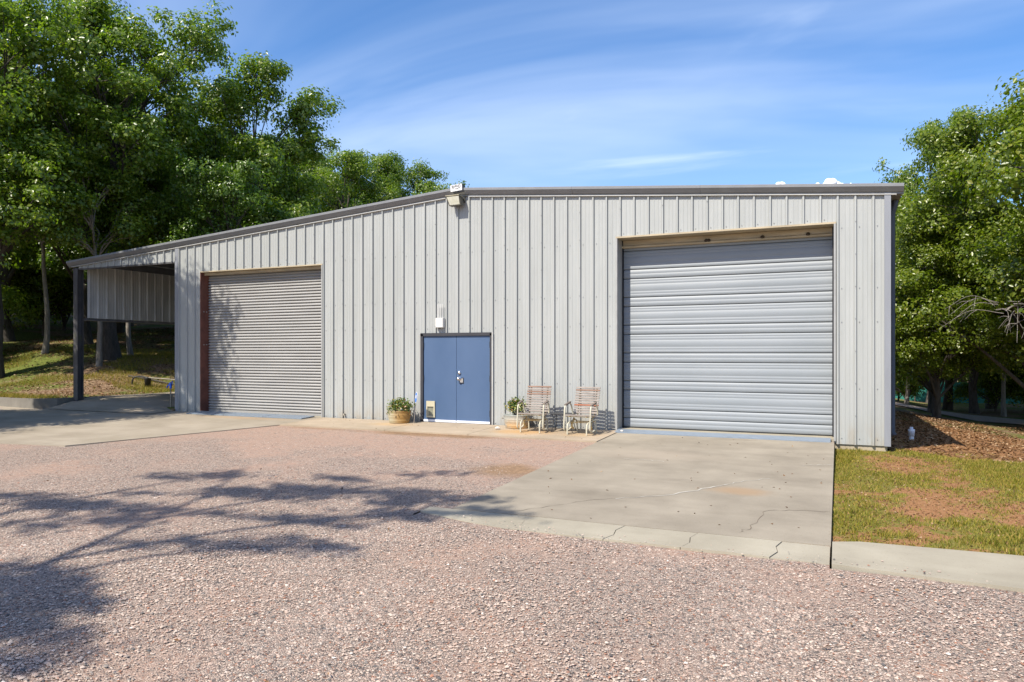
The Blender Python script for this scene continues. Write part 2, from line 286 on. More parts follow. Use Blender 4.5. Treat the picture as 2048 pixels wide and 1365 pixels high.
def vnoise(x, y, seed=0):
    x = np.asarray(x, float); y = np.asarray(y, float); xi = np.floor(x); yi = np.floor(y); fx = x-xi; fy = y-yi; fx = fx*fx*(3-2*fx); fy = fy*fy*(3-2*fy)
    h = lambda a, b: np.modf(np.abs(np.sin(a*127.1+b*311.7+seed*74.7)*43758.5453))[0]
    return (h(xi, yi)*(1-fx)+h(xi+1, yi)*fx)*(1-fy)+(h(xi, yi+1)*(1-fx)+h(xi+1, yi+1)*fx)*fy

# ------------------------------------------------------------------ terrain
FV = 15.38                                  # plane of the building's front
def base_z(v): return -0.0283*(FV-min(max(v, 4.0), FV))
def hill(u, v):
    a, c = -22.45-u, v-14.45-0.12*max(0, -22.45-u)
    m = min(a, c)
    if m <= 0: return 0.0
    s = (a+c)/1.414
    return 0.24*sms(0, 0.25, m)+min(0.125*s, 9.5)*sms(0, 7, m)+0.10*math.sin(u*0.7+v*0.3)*sms(2, 6, m)
def ground_z(u, v):
    z = base_z(v)+hill(u, v)
    wr = sms(-0.4, 0.0, u)
    z += wr*(-0.055-0.11*sms(10.5, 15.2, v)-0.15*min(max(u-0.9, 0), 4.5)*sms(13, 19, v))
    z -= 0.022*min(max(v-19, 0), 70)*sms(-12, -2, u)
    return z
def sheet(name, us, vs, zf, mat, skip=None):
    vt = [(u, v, zf(u, v)) for v in vs for u in us]; n = len(us)
    fs = [(j*n+i, j*n+i+1, (j+1)*n+i+1, (j+1)*n+i) for j in range(len(vs)-1) for i in range(n-1) if not (skip and skip((us[i]+us[i+1])/2, (vs[j]+vs[j+1])/2))]
    o = link(name, npmesh(name, vt, fs), mat); o.data.polygons.foreach_set('use_smooth', [True]*len(fs)); return o
fr = lambda a, b, st: list(np.arange(a, b+1e-6, st))
gu = fr(-400, -90, 31)+fr(-80, -26, 2)+fr(-25, -19, 0.4)+fr(-18, 12, 1)+fr(14, 60, 4)+fr(80, 400, 40)
gv = fr(-400, -40, 40)+fr(-30, 10, 4)+fr(11, 26, 0.5)+fr(27, 70, 1.5)+fr(75, 120, 6)+fr(150, 600, 50)
def low_z(u, v):
    z = ground_z(u, v)
    if (u < 0.3 and v < 15.8) or (-22.4 < u < 1.2 and v < 34) or (u < 26 and v < 7.6) or (-0.6 < u < 10 and 7 < v < 27): z -= 0.12
    return z
tag(sheet('ground', gu, gv, low_z, 'woodland_floor'), kind='structure')
gm = MB()
tag(sheet('gravel_drive', fr(-45, -17, 2)+fr(-16, -0.08, 0.995)+[-0.07]+fr(1, 30, 1), fr(-40, 0, 4)+fr(0.5, 6.5, 0.5)+[7.08]+fr(7.6, 15.3, 0.55), lambda u, v: base_z(v)-0.004+0.012*math.sin(u*1.7+v)*sms(12, 9, v), 'gravel', skip=lambda u, v: (u > -0.07 and v > 7.08) or (u < -24 and v > 14)), kind='structure')
# lawn beside the pad, with the side slope running back along the building
lu = [-0.062]+fr(0.1, 10.1, 0.2); lv = fr(8.0, 27, 0.2)
def veg(u, v):
    """how grassy: bare strip across the middle, bare litter on the side slope"""
    mid = sms(9.3, 9.9, v+0.28*(u-1.2))*sms(12.4, 11.2, v+0.1*u); w = 0.68-0.46*mid*sms(0.1, 1.1, u)
    w -= 0.75*sms(15.2, 16.6, v)
    return float(w+0.75*(vnoise(u*1.3, v*1.1, 3)-0.5)+0.5*(vnoise(u*4.1, v*3.7, 5)-0.5)+0.3*(vnoise(u*11, v*9, 6)-0.5))
lawn = sheet('lawn', lu, lv, lambda u, v: ground_z(max(u, 0.0), v)+0.015*float(vnoise(u*2.2, v*2.2, 1)), 'lawn_soil', skip=lambda u, v: u < 0.9 and v > 15.35)
ca = lawn.data.color_attributes.new('veg', 'FLOAT_COLOR', 'POINT'); vv = [veg(p.co.x, p.co.y) for p in lawn.data.vertices]; ca.data.foreach_set('color', np.array([[x, x, x, 1] for x in vv], np.float32).ravel())
tag(lawn, kind='structure')
# farm track behind the lawn
tp = bez([(-6, 49, 0), (2.7, 43.2, 0), (6.6, 37.2, 0), (12, 33.0, 0), (22, 30.5, 0), (40, 30, 0)], 8); vs = []; fs = []
for i, p in enumerate(tp):
    t = (tp[min(i+1, len(tp)-1)]-tp[max(i-1, 0)]).normalized(); nn = Vector((-t.y, t.x, 0))
    for k in range(5): q = p+nn*(k-2)*0.75; vs.append((q.x, q.y, ground_z(q.x, q.y)+0.05+0.02*(2-abs(k-2))))
fs = [(i*5+k, i*5+k+1, i*5+k+6, i*5+k+5) for i in range(len(tp)-1) for k in range(4)]
tag(link('farm_track', npmesh('farm_track', vs, fs), 'road_gravel'), kind='structure')

# ------------------------------------------------------------------ concrete
top = lambda k: (lambda x, y: base_z(y)+k)
def slab(mb, poly, k, th=0.16): return mb.prism(poly, lambda x, y: base_z(y)+k-th, top(k))
pad = slab(MB(), [(-4.30, 7.80), (-0.065, 7.80), (-0.065, 15.06), (-4.30, 15.06)], 0.014).build('concrete_pad', 'concrete_pad'); tag(pad, kind='structure')
def ribbon(parent, pts, w, mat, k, rnd, name='crack'):
    P = bez([(x, y, 0) for x, y in pts], 6); vs = []; fs = []
    for i, p in enumerate(P):
        t = (P[min(i+1, len(P)-1)]-P[max(i-1, 0)]).normalized(); nn = Vector((-t.y, t.x, 0)); j = rnd.uniform(-0.03, 0.03); ww = w*rnd.uniform(0.25, 1.0)
        for sgn in (-1, 1): q = p+nn*(j+sgn*ww/2); vs.append((q.x, q.y, base_z(q.y)+k))
    fs = [(2*i, 2*i+2, 2*i+3, 2*i+1) for i in range(len(P)-1)]; return link(name, npmesh(name, vs, fs), mat, parent)
rnd = random.Random(4)
ribbon(pad, [(-4.05, 7.84), (-3.54, 7.965), (-3.2, 8.35), (-2.87, 8.79), (-2.4, 9.2), (-1.98, 9.53)], 0.010, 'crack_dark', 0.0165, rnd)
ribbon(pad, [(-2.6, 9.0), (-1.98, 9.53), (-1.54, 10.2), (-1.32, 10.57), (-0.92, 11.06)], 0.034, 'crack_pale', 0.018, rnd)
ribbon(pad, [(-0.95, 8.0), (-0.87, 8.2), (-0.78, 8.95), (-0.52, 9.156), (-0.08, 9.25)], 0.011, 'crack_dark', 0.0165, rnd)
ribbon(pad, [(-0.5, 12.3), (-0.25, 12.45), (-0.08, 12.5)], 0.03, 'crack_pale', 0.018, rnd)
ribbon(pad, [(-3.3, 11.9), (-2.9, 11.95), (-2.6, 11.9)], 0.03, 'crack_pale', 0.018, rnd)
walk = tag(bpy.data.objects.new('walkway', None), kind='structure'); COL.objects.link(walk)
for (a, c2) in ((-12.33, -9.32), (-9.308, -7.2), (-7.188, -4.312)):
    slab(MB(), [(a, 13.70), (c2, 13.62 if c2 > -5 else 13.70), (c2, 15.30), (a, 15.30)], 0.026).build('slab', 'concrete_walk', walk)
ap = tag(slab(MB(), [(-24.6, 8.6), (-15.8, 9.30), (-14.13, 9.58), (-12.9, 12.4), (-12.345, 13.75), (-12.345, 15.30), (-22.3, 15.30), (-22.3, 14.40), (-26, 14.75)], 0.014).build('concrete_apron', 'concrete_apron'), kind='structure')
# carport floor rising towards the kerb
cu = fr(-22.3, -17.7, 0.46); cv = [14.42, 14.7, 15.0]+fr(15.3, 34, 0.6)
tag(sheet('carport_floor', cu, cv, lambda u, v: base_z(v)+0.030+0.20*sms(-17.9, -21.0, u)*sms(14.4, 16.2, v)+0.05*sms(14.4, 15.6, v)*sms(-17.8, -19, u), 'concrete_apron'), kind='structure')
def wallpath(pts, th, bot, tops):
    mb = MB()
    for (p, q), (t0, t1) in zip(zip(pts, pts[1:]), zip(tops, tops[1:])):
        d = (Vector(q)-Vector(p)).normalized(); n = Vector((-d.y, d.x))*th; a, c2 = Vector(p), Vector(q)
        mb.hexa([(a.x, a.y, bot), (c2.x, c2.y, bot), (c2.x+n.x, c2.y+n.y, bot), (a.x+n.x, a.y+n.y, bot), (a.x, a.y, t0), (c2.x, c2.y, t1), (c2.x+n.x, c2.y+n.y, t1), (a.x+n.x, a.y+n.y, t0)])
    return mb
kw = wallpath([(-22.33, 34), (-22.33, 24), (-22.33, 17.5), (-22.36, 14.9), (-22.75, 14.42), (-24.2, 14.55), (-27, 14.85), (-34, 15.5)], -0.16, -0.3, [0.30, 0.28, 0.27, 0.29, 0.29, 0.27, 0.27, 0.3])
tag(kw.build('retaining_kerb', 'concrete_old'), 'low dark concrete retaining kerb holding back the wooded bank beside the carport', 'kerb')
# broken edging in front of the pad and kerb beside the lawn
ed = thing('concrete_edging', 'pale cracked concrete edging strip between the pad and the gravel', 'edging')
cuts = [(-4.62, 7.55), (-3.26, 7.2), (-2.19, 7.2), (-1.40, 7.2), (-0.565, 7.2), (-0.068, 7.18)]
for i in range(5):
    (a, fa), (c2, fb) = cuts[i], cuts[i+1]; g = 0.004
    j0 = 0.04 if i else 0.0; j1 = 0.04 if i < 4 else 0.0
    poly = [(a+g-j0*0.5, fa), ((a+c2)/2, min(fa, fb)+rnd.uniform(0, .03)+(fa-7.2)*0.3), (c2-g-j1*0.5, fb), (c2-g+j1*0.9, 7.40), (c2-g+j1*0.2, 7.58), (c2-g+j1*1.3, 7.785), (a+g+j0*1.3, 7.785), (a+g+j0*0.2, 7.58), (a+g+j0*0.9, 7.40)]
    slab(MB(), poly, 0.012+rnd.uniform(-0.004, 0.004), 0.2).build('concrete_piece', 'concrete_kerb', ed)
kb = tag(slab(MB(), [(-0.052, 7.14), (0.7, 7.07), (1.40, 7.03), (3, 6.95), (8, 6.7), (14, 6.4), (14, 7.7), (8, 7.9), (3, 8.03), (1.5, 8.05), (0.2, 8.0), (-0.052, 7.90)], 0.03, 0.25).build('concrete_kerb', 'concrete_kerb'), 'pale concrete kerb strip along the front of the lawn', 'kerb')
# dirt bed at the left corner of the building
tag(MB().prism([(-18.85, 15.9), (-17.72, 15.25), (-17.72, 16.9), (-18.6, 16.9)], -0.1, 0.075).build('planting_bed', 'woodland_floor'), kind='structure')

# ------------------------------------------------------------------ the metal building
RU, RZ, SLL, SLR = -8.38, 5.665, 0.0731, 0.0845
def roof(u): return RZ-(SLL*(RU-u) if u < RU else SLR*(u-RU))
PITCH, PH = 0.3085, -13.545
def rib_profile(a, c2):
    pts = []
    k0 = int(math.floor((a-PH)/PITCH))-1
    for k in range(k0, k0+int((c2-a)/PITCH)+4):
        p = PH+k*PITCH
        pts += [(p-0.070, 0), (p-0.047, 0.042), (p-0.019, 0.042), (p-0.014, 0)]
        for q in (0.088, 0.168): pts += [(p+q-0.013, 0), (p+q-0.006, 0.0045), (p+q+0.006, 0.0045), (p+q+0.013, 0)]
    pts.sort(); xs = [p[0] for p in pts]; ys = [p[1] for p in pts]
    return xs, ys
OPEN = [(-4.385, -0.075, 4.205), (-16.70, -12.40, 4.025), (-9.345, -7.425, 2.175)]
bld = thing('metal_building', 'long pale grey ribbed metal workshop building with low gable roof', 'building', (0, 0, 0))
def ribbed(a, c2, zb, zt, mat, name, place, openings=(), parent=bld):
    xs, ys = rib_profile(a, c2); U = sorted(set([a, c2]+[x for x in xs if a < x < c2]+[e for o in openings for e in o[:2] if a < e < c2]))
    off = np.interp(U, xs, ys); vs = []; fs = []
    for i in range(len(U)-1):
        m = (U[i]+U[i+1])/2; zbot = None
        for o in openings:
            if o[0] < m < o[1]: zbot = o[2]
        q = len(vs)
        for u_, of in ((U[i], off[i]), (U[i+1], off[i+1])):
            vs.append(place(u_, of, zb(u_) if zbot is None else zbot)); vs.append(place(u_, of, zt(u_)))
        fs.append((q, q+2, q+3, q+1))
    return link(name, npmesh(name, vs, fs), mat, parent)
front = lambda u, of, z: (u, FV-of, z)
k = int((-17.66-PH)/PITCH)-2; edge = PH+k*PITCH-0.027
while edge < 0.80:
    a, c2 = max(edge, -17.62), min(edge+3*PITCH, 0.80)
    if c2-a > 0.05: ribbed(a, c2, lambda u: -0.055 if u > -0.07 else -0.012, lambda u: roof(u)-0.13, 'wall_paint', 'wall_panel', front, OPEN)
    edge += 3*PITCH
# other walls
ribbed(15.45, 33.4, lambda u: -0.05, lambda u: roof(0.9)-0.15, 'wall_paint', 'side_wall', lambda u, of, z: (0.86+of, u, z))
ribbed(15.45, 33.4, lambda u: 0.0, lambda u: roof(-17.66)-0.12, 'wall_paint', 'side_wall', lambda u, of, z: (-17.62-of, u, z))
ribbed(-17.62, 0.86, lambda u: -0.05, lambda u: roof(u)-0.13, 'wall_paint', 'rear_wall', lambda u, of, z: (u, 33.4+of, z))
MB().box(-0.06, 0.85, 15.41, 15.7, -0.45, -0.062).build('foundation', 'foundation', bld)
MB().box(0.55, 0.855, 15.72, 33.3, -0.9, -0.055).build('foundation', 'foundation', bld)
# interior floor and dark lining behind the doors so nothing shows through
MB().box(-17.4, 0.6, 15.62, 33.2, -0.1, 0.0).build('floor_slab', 'concrete_old', bld)
# screws
sm = MB()
def screw(u, z, of=0.005): sm.tube([(u, FV-of, z), (u, FV-of-0.008, z)], [0.011, 0.007], 6, True, False)
kk = 0
while PH+kk*PITCH > -17.4: kk -= 1
for i in range(kk+1, 60):
    p = PH+i*PITCH
    if p > 0.72: break
    for z in (0.06, 1.02, 2.30, 2.95, 4.12, 4.30):
        uu = p+0.035
        if z > 4.0 and (abs(z-4.30) < 0.01) != (OPEN[0][0] < uu < OPEN[0][1]): continue
        if any(o[0]-0.05 < uu < o[1]+0.05 and z < o[2]+0.03 for o in OPEN): continue
        screw(uu, z)
    if i % 3 == 0:
        for z in np.arange(0.5, roof(p)-0.3, 0.62):
            if any(o[0]-0.05 < p < o[1]+0.05 and z < o[2]+0.03 for o in OPEN): continue
            screw(p-0.033, float(z), 0.0435)
tag(sm.build('screws', 'screw_metal', bld), kind='stuff')
# corner trims
MB().box(0.795, 0.905, FV-0.050, FV+0.07, -0.055, roof(0.9)-0.15).build('corner_trim', 'corner_paint', bld)
MB().box(-17.735, -17.60, FV-0.050, FV+0.10, -0.012, roof(-17.7)-0.13).build('corner_trim', 'corner_paint', bld)
# rake trim in lengths; ridge sign sits over the joint at the top
prof = [(0.03, 0.0), (-0.125, 0.0), (-0.140, -0.012), (-0.140, -0.062), (-0.132, -0.072), (-0.075, -0.148), (-0.045, -0.152), (-0.045, -0.182), (0.03, -0.182)]
joints = [-22.44, -19.6, -16.6, -13.6, -10.9, RU, -5.4, -2.6, 1.12]
for a, c2 in zip(joints, joints[1:]):
    MB().extrude(prof, (a+0.002, FV, roof(a)), (c2-0.002, FV, roof(c2))).build('rake_trim', 'trim_paint', bld)
for a, c2 in ((-22.3, -8.66), (-8.02, 1.0)):
    MB().extrude([(0.0, 0.0), (-0.062, 0.0), (-0.062, -0.016), (0.0, -0.016)], (a, FV, roof(a)-0.186), (c2, FV, roof(c2)-0.186)).build('closure_strip', 'white_trim', bld)
# roof sheets and right eave gutter
for a, c2 in ((-22.44, RU), (RU, 1.1)):
    MB().hexa([(a, FV+0.03, roof(a)-0.05), (c2, FV+0.03, roof(c2)-0.05), (c2, 33.6, roof(c2)-0.05), (a, 33.6, roof(a)-0.05), (a, FV+0.03, roof(a)-0.004), (c2, FV+0.03, roof(c2)-0.004), (c2, 33.6, roof(c2)-0.004), (a, 33.6, roof(a)-0.004)]).build('roof', 'roof_metal', bld)
MB().box(0.92, 1.09, FV+0.04, 33.5, roof(1.1)-0.19, roof(1.1)-0.058).build('gutter', 'trim_paint', bld)
ds = MB().tube(bez([(1.0, FV+0.5, 4.66), (1.0, FV+0.5, 4.58), (0.955, FV+0.5, 4.42), (0.95, FV+0.5, 4.2)], 4)+[Vector((0.95, FV+0.5, 0.18)), Vector((0.99, FV+0.47, 0.10))], 0.062, 8)
ds.build('downspout', 'downspout_paint', bld)
# ---- carport: post, header, hung side panel, beams
for a in range(5):
    u0, u1 = -22.04+a*0.862, -22.04+(a+1)*0.862
    ribbed(u0, u1, lambda u: 4.40, lambda u: roof(u)-0.13, 'wall_paint', 'header_panel', front)
MB().box(-22.05, -17.74, FV+0.006, FV+0.12, 4.36, 4.398).build('header_beam', 'carport_steel', bld)
pst = MB()
pst.box(-22.26, -22.06, FV-0.02, FV, -0.05, 4.43).box(-22.26, -22.06, FV+0.17, FV+0.19, -0.05, 4.43).box(-22.17, -22.15, FV, FV+0.17, -0.05, 4.43)
pst.build('post', 'post_steel', bld)
for v in (21.4, 27.4, 33.1):
    MB().box(-22.29, -22.05, v, v+0.24, -0.05, 4.43).build('post', 'post_steel', bld)
for i in range(19):
    v0, v1 = 15.66+i*0.94, 15.66+(i+1)*0.94
    ribbed(v0, min(v1, 33.3), lambda u: 2.84, lambda u: 4.52, 'carport_panel', 'hung_panel', lambda u, of, z: (-22.02+of, u, z))
MB().box(-22.25, -22.055, FV+0.27, 33.0, 2.76, 2.835).build('girt', 'carport_steel', bld)
for i, uu in enumerate((-21.4, -20.2, -19.0)):
    MB().box(uu-0.04, uu+0.04, FV+0.13, 33.2, roof(uu)-0.27, roof(uu)-0.055).build('purlin', 'carport_steel', bld)
for v in (21.4, 27.4):
    MB().hexa([(-22.04, v, 4.2), (-17.7, v, 4.5), (-17.7, v+0.15, 4.5), (-22.04, v+0.15, 4.2), (-22.04, v, 4.36), (-17.7, v, 4.66), (-17.7, v+0.15, 4.66), (-22.04, v+0.15, 4.36)]).build('rafter', 'carport_steel', bld)

# ---- openings
def opening(o, dep, jl, jr, head, lip=0.036, zb=0.0):
    a, c2, zt = o; y0, y1 = FV-0.048, FV+dep
    for (x0, x1, m) in ((a-lip, a, jl), (c2, c2+lip, jr)):
        MB().box(x0, x1, y0, y1, zb, zt).build('jamb', m, bld)
    MB().box(a-lip, c2+lip, y0, y1, zt+0.001, zt+lip).build('door_header', head, bld)
opening(OPEN[0], 0.60, 'jamb_paint', 'jamb_paint', 'galv_header'); opening(OPEN[1], 0.50, 'red_oxide', 'jamb_paint', 'galv_header', 0.03)
MB().box(OPEN[0][0], OPEN[0][1], FV-0.02, FV+0.7, -0.1, 0.045).build('sill', 'concrete_kerb', bld)
MB().box(OPEN[1][0], OPEN[1][1], FV-0.02, FV+0.6, -0.1, 0.02).build('sill', 'concrete_kerb', bld)
MB().box(OPEN[0][0]+0.001, OPEN[0][0]+0.02, FV+0.34, FV+0.44, 0.05, 4.2).build('door_track', 'black_steel', bld)
MB().box(OPEN[0][1]-0.03, OPEN[0][1]-0.001, FV+0.30, FV+0.44, 0.05, 4.2).build('door_track', 'black_steel', bld)
# sectional overhead door: tall and short ribs, each a bent strip of steel
sd = bpy.data.objects.new('overhead_door', None); COL.objects.link(sd); sd.parent = bld; sd['label'] = 'pale blue grey sectional overhead door'
def strip(w, h):
    t = 0.022
    pts = [(0.045, 0.002), (0.006, 0.004), (0.0, 0.012)]
    gro = [0.10, 0.18] if h < 0.3 else [0.07, 0.13, 0.285, 0.345]
    for g in gro:
        if g < h-0.03: pts += [(0.0, g-0.004), (0.0028, g), (0.0, g+0.008)]
    pts += [(0.0, h-0.018), (0.010, h-0.010), (0.045, h-0.008), (0.045, h)]
    n = len(pts); vs = [(x, p, q) for x in (0, w) for p, q in pts]
    return npmesh('door_strip', vs, [(i, n+i, n+i+1, i+1) for i in range(n-1)])
wdt = OPEN[0][1]-OPEN[0][0]-0.05; meshes = {h: strip(wdt, h) for h in (0.205, 0.413)}
z = 0.062
for h in (0.205, 0.205, 0.413, 0.205, 0.413, 0.205, 0.413, 0.205, 0.413, 0.205, 0.413, 0.205, 0.413, 0.205, 0.205):
    if z > 4.12: break
    o = link('door_strip', meshes[h], 'section_door_paint', sd); o.location = (OPEN[0][0]+0.025, FV+0.41, z); z += h
MB().box(OPEN[0][0]+0.03, OPEN[0][1]-0.03, FV+0.415, FV+0.44, 0.046, 0.061).build('bottom_seal', 'rubber_black', sd)
MB().box(OPEN[0][0]+0.03, OPEN[0][1]-0.03, FV+0.46, FV+0.50, 0.05, 4.2).build('door_backing', 'dark_gap', sd)
hb = MB().box(OPEN[0][0], OPEN[0][1], FV+0.36, FV+0.40, 4.03, 4.2).tube([(OPEN[0][0], FV+0.35, 4.06), (OPEN[0][1], FV+0.35, 4.06)], 0.03, 8); hb.build('head_beam', 'galv_header', bld)
for uu in (-2.55, -2.50, -1.42, -0.55):
    MB().lathe([(0.0, -0.03), (0.035, -0.02), (0.045, 0.01), (0.02, 0.04), (0, 0.045)], 8, c=(uu, FV+0.33, 4.085)).build('mud_nest', 'soil', bld)
# coiling slat door
rd = bpy.data.objects.new('roller_door', None); COL.objects.link(rd); rd.parent = bld; rd['label'] = 'grey steel roller door of narrow curved slats'
pts = [(0.044, -0.010), (0.045, 0.008), (0.026, 0.010), (0.008, 0.015), (0.0, 0.024), (0.001, 0.038), (0.008, 0.053), (0.022, 0.065), (0.040, 0.071), (0.044, 0.072)]; n = len(pts); w = OPEN[1][1]-OPEN[1][0]-0.02
slat = npmesh('slat', [(x, p, q) for x in (0, w) for p, q in pts], [(i, n+i, n+i+1, i+1) for i in range(n-1)]); slat.polygons.foreach_set('use_smooth', [True]*(n-1))
for i in range(49):
    o = link('slat', slat, 'roll_steel', rd); o.location = (OPEN[1][0]+0.01, FV+0.225, 0.085+i*0.0805)
MB().box(OPEN[1][0]+0.02, OPEN[1][1]-0.02, FV+0.225, FV+0.27, 0.022, 0.082).build('bottom_bar', 'roll_steel', rd)
MB().box(OPEN[1][0]+0.02, OPEN[1][1]-0.02, FV+0.29, FV+0.33, 0.022, 4.02).build('door_backing', 'dark_gap', rd)
MB().box(OPEN[1][0], OPEN[1][1], FV+0.08, FV+0.21, 3.95, 4.02).build('head_beam', 'galv_header', bld)
for z in (1.95, 2.9):
    for y in (0.06, 0.16): MB().tube([(OPEN[1][0]+0.001, FV+y, z), (OPEN[1][0]+0.012, FV+y, z)], 0.014, 6).build('bolt', 'white_trim', bld)
# steel ramp plates at both thresholds
def plate(a, c2, name, y0, y1, z0, z1, label):
    m = MB().hexa([(a, y0, base_z(y0)+z0-0.012), (c2, y0, base_z(y0)+z0-0.012), (c2, y1, z0), (a, y1, z0), (a, y0, base_z(y0)+z0+0.012), (c2, y0, base_z(y0)+z0+0.012), (c2, y1, z1), (a, y1, z1)]); tag(m.build(name, 'ramp_steel'), label, 'ramp')
plate(-4.36, -0.13, 'ramp_plate', 15.02, 15.335, 0.018, 0.058, 'long blue grey steel ramp plate at the foot of the sectional overhead door')
plate(-13.9, -12.62, 'ramp_plate', 14.82, 15.335, 0.03, 0.05, 'right hand blue grey ramp plate of three at the roller door')
plate(-15.3, -13.92, 'ramp_plate', 14.82, 15.335, 0.03, 0.05, 'middle one of three blue grey ramp plates at the foot of the roller door')
plate(-16.7, -15.32, 'ramp_plate', 14.82, 15.335, 0.03, 0.05, 'left hand blue grey ramp plate of three at the roller door, by the red jamb')
# ---- blue double door
a, c2, zt = OPEN[2]
MB().box(a-0.02, a+0.05, FV-0.048, FV+0.12, 0.0, zt).build('door_frame', 'door_frame', bld); MB().box(c2-0.045, c2+0.005, FV-0.048, FV+0.12, 0.0, zt).build('door_frame', 'door_frame', bld)
MB().box(a-0.02, c2+0.005, FV-0.048, FV+0.12, zt-0.055, zt+0.02).build('door_frame', 'door_frame', bld)
MB().box(c2+0.008, c2+0.035, FV-0.052, FV, 0.0, zt+0.02).build('jamb', 'white_trim', bld); MB().box(a-0.05, a-0.022, FV-0.04, FV, 0.0, zt).build('jamb', 'jamb_paint', bld)
MB().box(a, c2, FV-0.03, FV+0.2, -0.05, 0.02).build('sill', 'galv_header', bld); MB().box(a, c2, FV+0.16, FV+0.2, 0.02, zt).build('door_backing', 'dark_gap', bld)
md = -8.378
for x0, x1 in ((a+0.055, md-0.004), (md+0.004, c2-0.05)):
    lf = MB().box(x0, x1, FV-0.012, FV+0.035, 0.03, zt-0.06).build('door_leaf', 'blue_door', bld)
    MB().box(x0+0.004, x1-0.004, FV-0.030, FV-0.0125, 0.032, 0.085).build('door_sweep', 'door_sweep', lf)
    hx = x0 if x0 < md-0.1 else x1
    for z in (0.28, 1.10, 1.90): MB().tube([(hx-0.006 if x0 < md-0.1 else hx+0.006, FV-0.03, z-0.07), (hx-0.006 if x0 < md-0.1 else hx+0.006, FV-0.03, z+0.07)], 0.017, 8).build('hinge', 'black_steel', lf)
    if x0 > md:
        q = MB().lathe([(0.0, 0.025), (0.030, 0.02), (0.036, 0.0), (0.036, -0.005)], 12).build('deadbolt', 'chrome', lf)
        q.location = (md+0.08, FV-0.016, 1.235); q.rotation_euler = (R(90), 0, 0); q.scale = (1.3, 1.3, 1.4)
        q = MB().lathe([(0.0, 0.075), (0.024, 0.07), (0.033, 0.05), (0.026, 0.03), (0.014, 0.02), (0.016, 0.008), (0.038, 0.006), (0.038, -0.004)], 14).build('door_knob', 'chrome', lf)
        q.location = (md+0.085, FV-0.016, 1.09); q.rotation_euler = (R(90), 0, 0); q.scale = (1.35, 1.35, 1.3)
        MB().box(md+0.11, md+0.19, FV-0.035, FV-0.0125, 1.00, 1.10).build('latch_guard', 'chrome', lf); MB().box(md+0.10, md+0.20, FV-0.020, FV-0.0125, 0.975, 1.115).build('latch_plate', 'black_steel', lf)
    else:
        px0, px1, pz0, pz1 = -9.20, -8.965, 0.135, 0.535
        pf = MB().box(px0, px0+0.03, FV-0.045, FV-0.0125, pz0, pz1).box(px1-0.03, px1, FV-0.045, FV-0.0125, pz0, pz1).box(px0+0.03, px1-0.03, FV-0.0445, FV-0.0125, pz0, pz0+0.04).box(px0+0.03, px1-0.03, FV-0.0445, FV-0.0125, pz0+0.265, pz1)
        pd = pf.build('pet_door', 'cream_plastic', lf); MB().hexa([(px0+0.055, FV-0.02, pz0+0.04), (px1-0.055, FV-0.02, pz0+0.04), (px1-0.055, FV-0.014, pz0+0.04), (px0+0.055, FV-0.014, pz0+0.04), (px0+0.03, FV-0.02, pz0+0.264), (px1-0.03, FV-0.02, pz0+0.264), (px1-0.03, FV-0.014, pz0+0.264), (px0+0.03, FV-0.014, pz0+0.264)]).build('pet_flap', 'flap_plastic', pd)
        MB().box(px0+0.03, px1-0.03, FV-0.0135, FV-0.0126, pz0+0.04, pz0+0.265).build('pet_tunnel', 'cream_plastic', pd)
# ---- fixtures on the wall
fl = thing('floodlight', 'square wall floodlight with cream lens below the roof ridge', 'floodlight', (-8.30, FV, 5.30))
x0, x1 = -0.235, 0.20
MB().hexa([(x0+0.06, -0.26, -0.10), (x1-0.02, -0.26, -0.10), (x1-0.02, -0.10, -0.10), (x0+0.06, -0.10, -0.10), (x0, -0.36, 0.145), (x1, -0.36, 0.145), (x1-0.03, -0.12, 0.10), (x0+0.05, -0.12, 0.10)]).build('lamp_housing', 'lamp_body', fl)
MB().hexa([(x0+0.085, -0.272, -0.08), (x1-0.05, -0.272, -0.08), (x1-0.05, -0.258, -0.08), (x0+0.085, -0.258, -0.08), (x0+0.035, -0.368, 0.125), (x1-0.035, -0.368, 0.125), (x1-0.035, -0.35, 0.125), (x0+0.035, -0.35, 0.125)]).build('lens', 'lamp_lens', fl)
MB().box(x0+0.005, x1-0.02, -0.385, -0.13, 0.147, 0.160).build('visor', 'cream_plastic', fl)
MB().tube(bez([(0.10, -0.13, 0.05), (0.16, -0.06, 0.12), (0.17, 0.0, 0.10)], 4), 0.025, 8).build('bracket', 'lamp_body', fl); MB().box(-0.02, 0.20, -0.055, -0.036, 0.0, 0.20).build('wall_plate', 'lamp_body', fl); fl.scale = (0.88, 0.88, 0.88)
def text_mesh(s, size):
    cu = bpy.data.curves.new('text', 'FONT'); cu.body = s; cu.size = size; cu.align_x = 'CENTER'; cu.align_y = 'CENTER'; cu.extrude = 0.002; cu.space_character = 0.95
    t = bpy.data.objects.new('text', cu); COL.objects.link(t); dg = bpy.context.evaluated_depsgraph_get(); me = bpy.data.meshes.new_from_object(t.evaluated_get(dg)); bpy.data.objects.remove(t); return me
rs = thing('maker_sign', 'small white sign lettered in black at the roof ridge', 'sign', (-8.30, FV-0.165, 5.655)); rs.rotation_euler = (0, R(-4), 0)
MB().box(-0.155, 0.155, -0.006, 0.012, -0.085, 0.07).build('sign_panel', 'sign_white', rs)
MB().box(-0.10, 0.18, 0.014, 0.10, -0.12, 0.05).build('sign_bracket', 'black_steel', rs)
o = link('lettering', text_mesh('RHINO', 0.125), 'print_black', rs); o.location = (0, -0.009, 0.015); o.rotation_euler = (R(90), 0, 0); o.scale = (0.62, 0.85, 1)
q = MB().lathe([(0, 0.004), (1, 0.0), (1, -0.002)], 14, 0.055, 0.022).build('emblem', 'sign_white', rs); q.location = (0.01, -0.012, -0.02); q.rotation_euler = (R(90), 0, 0)
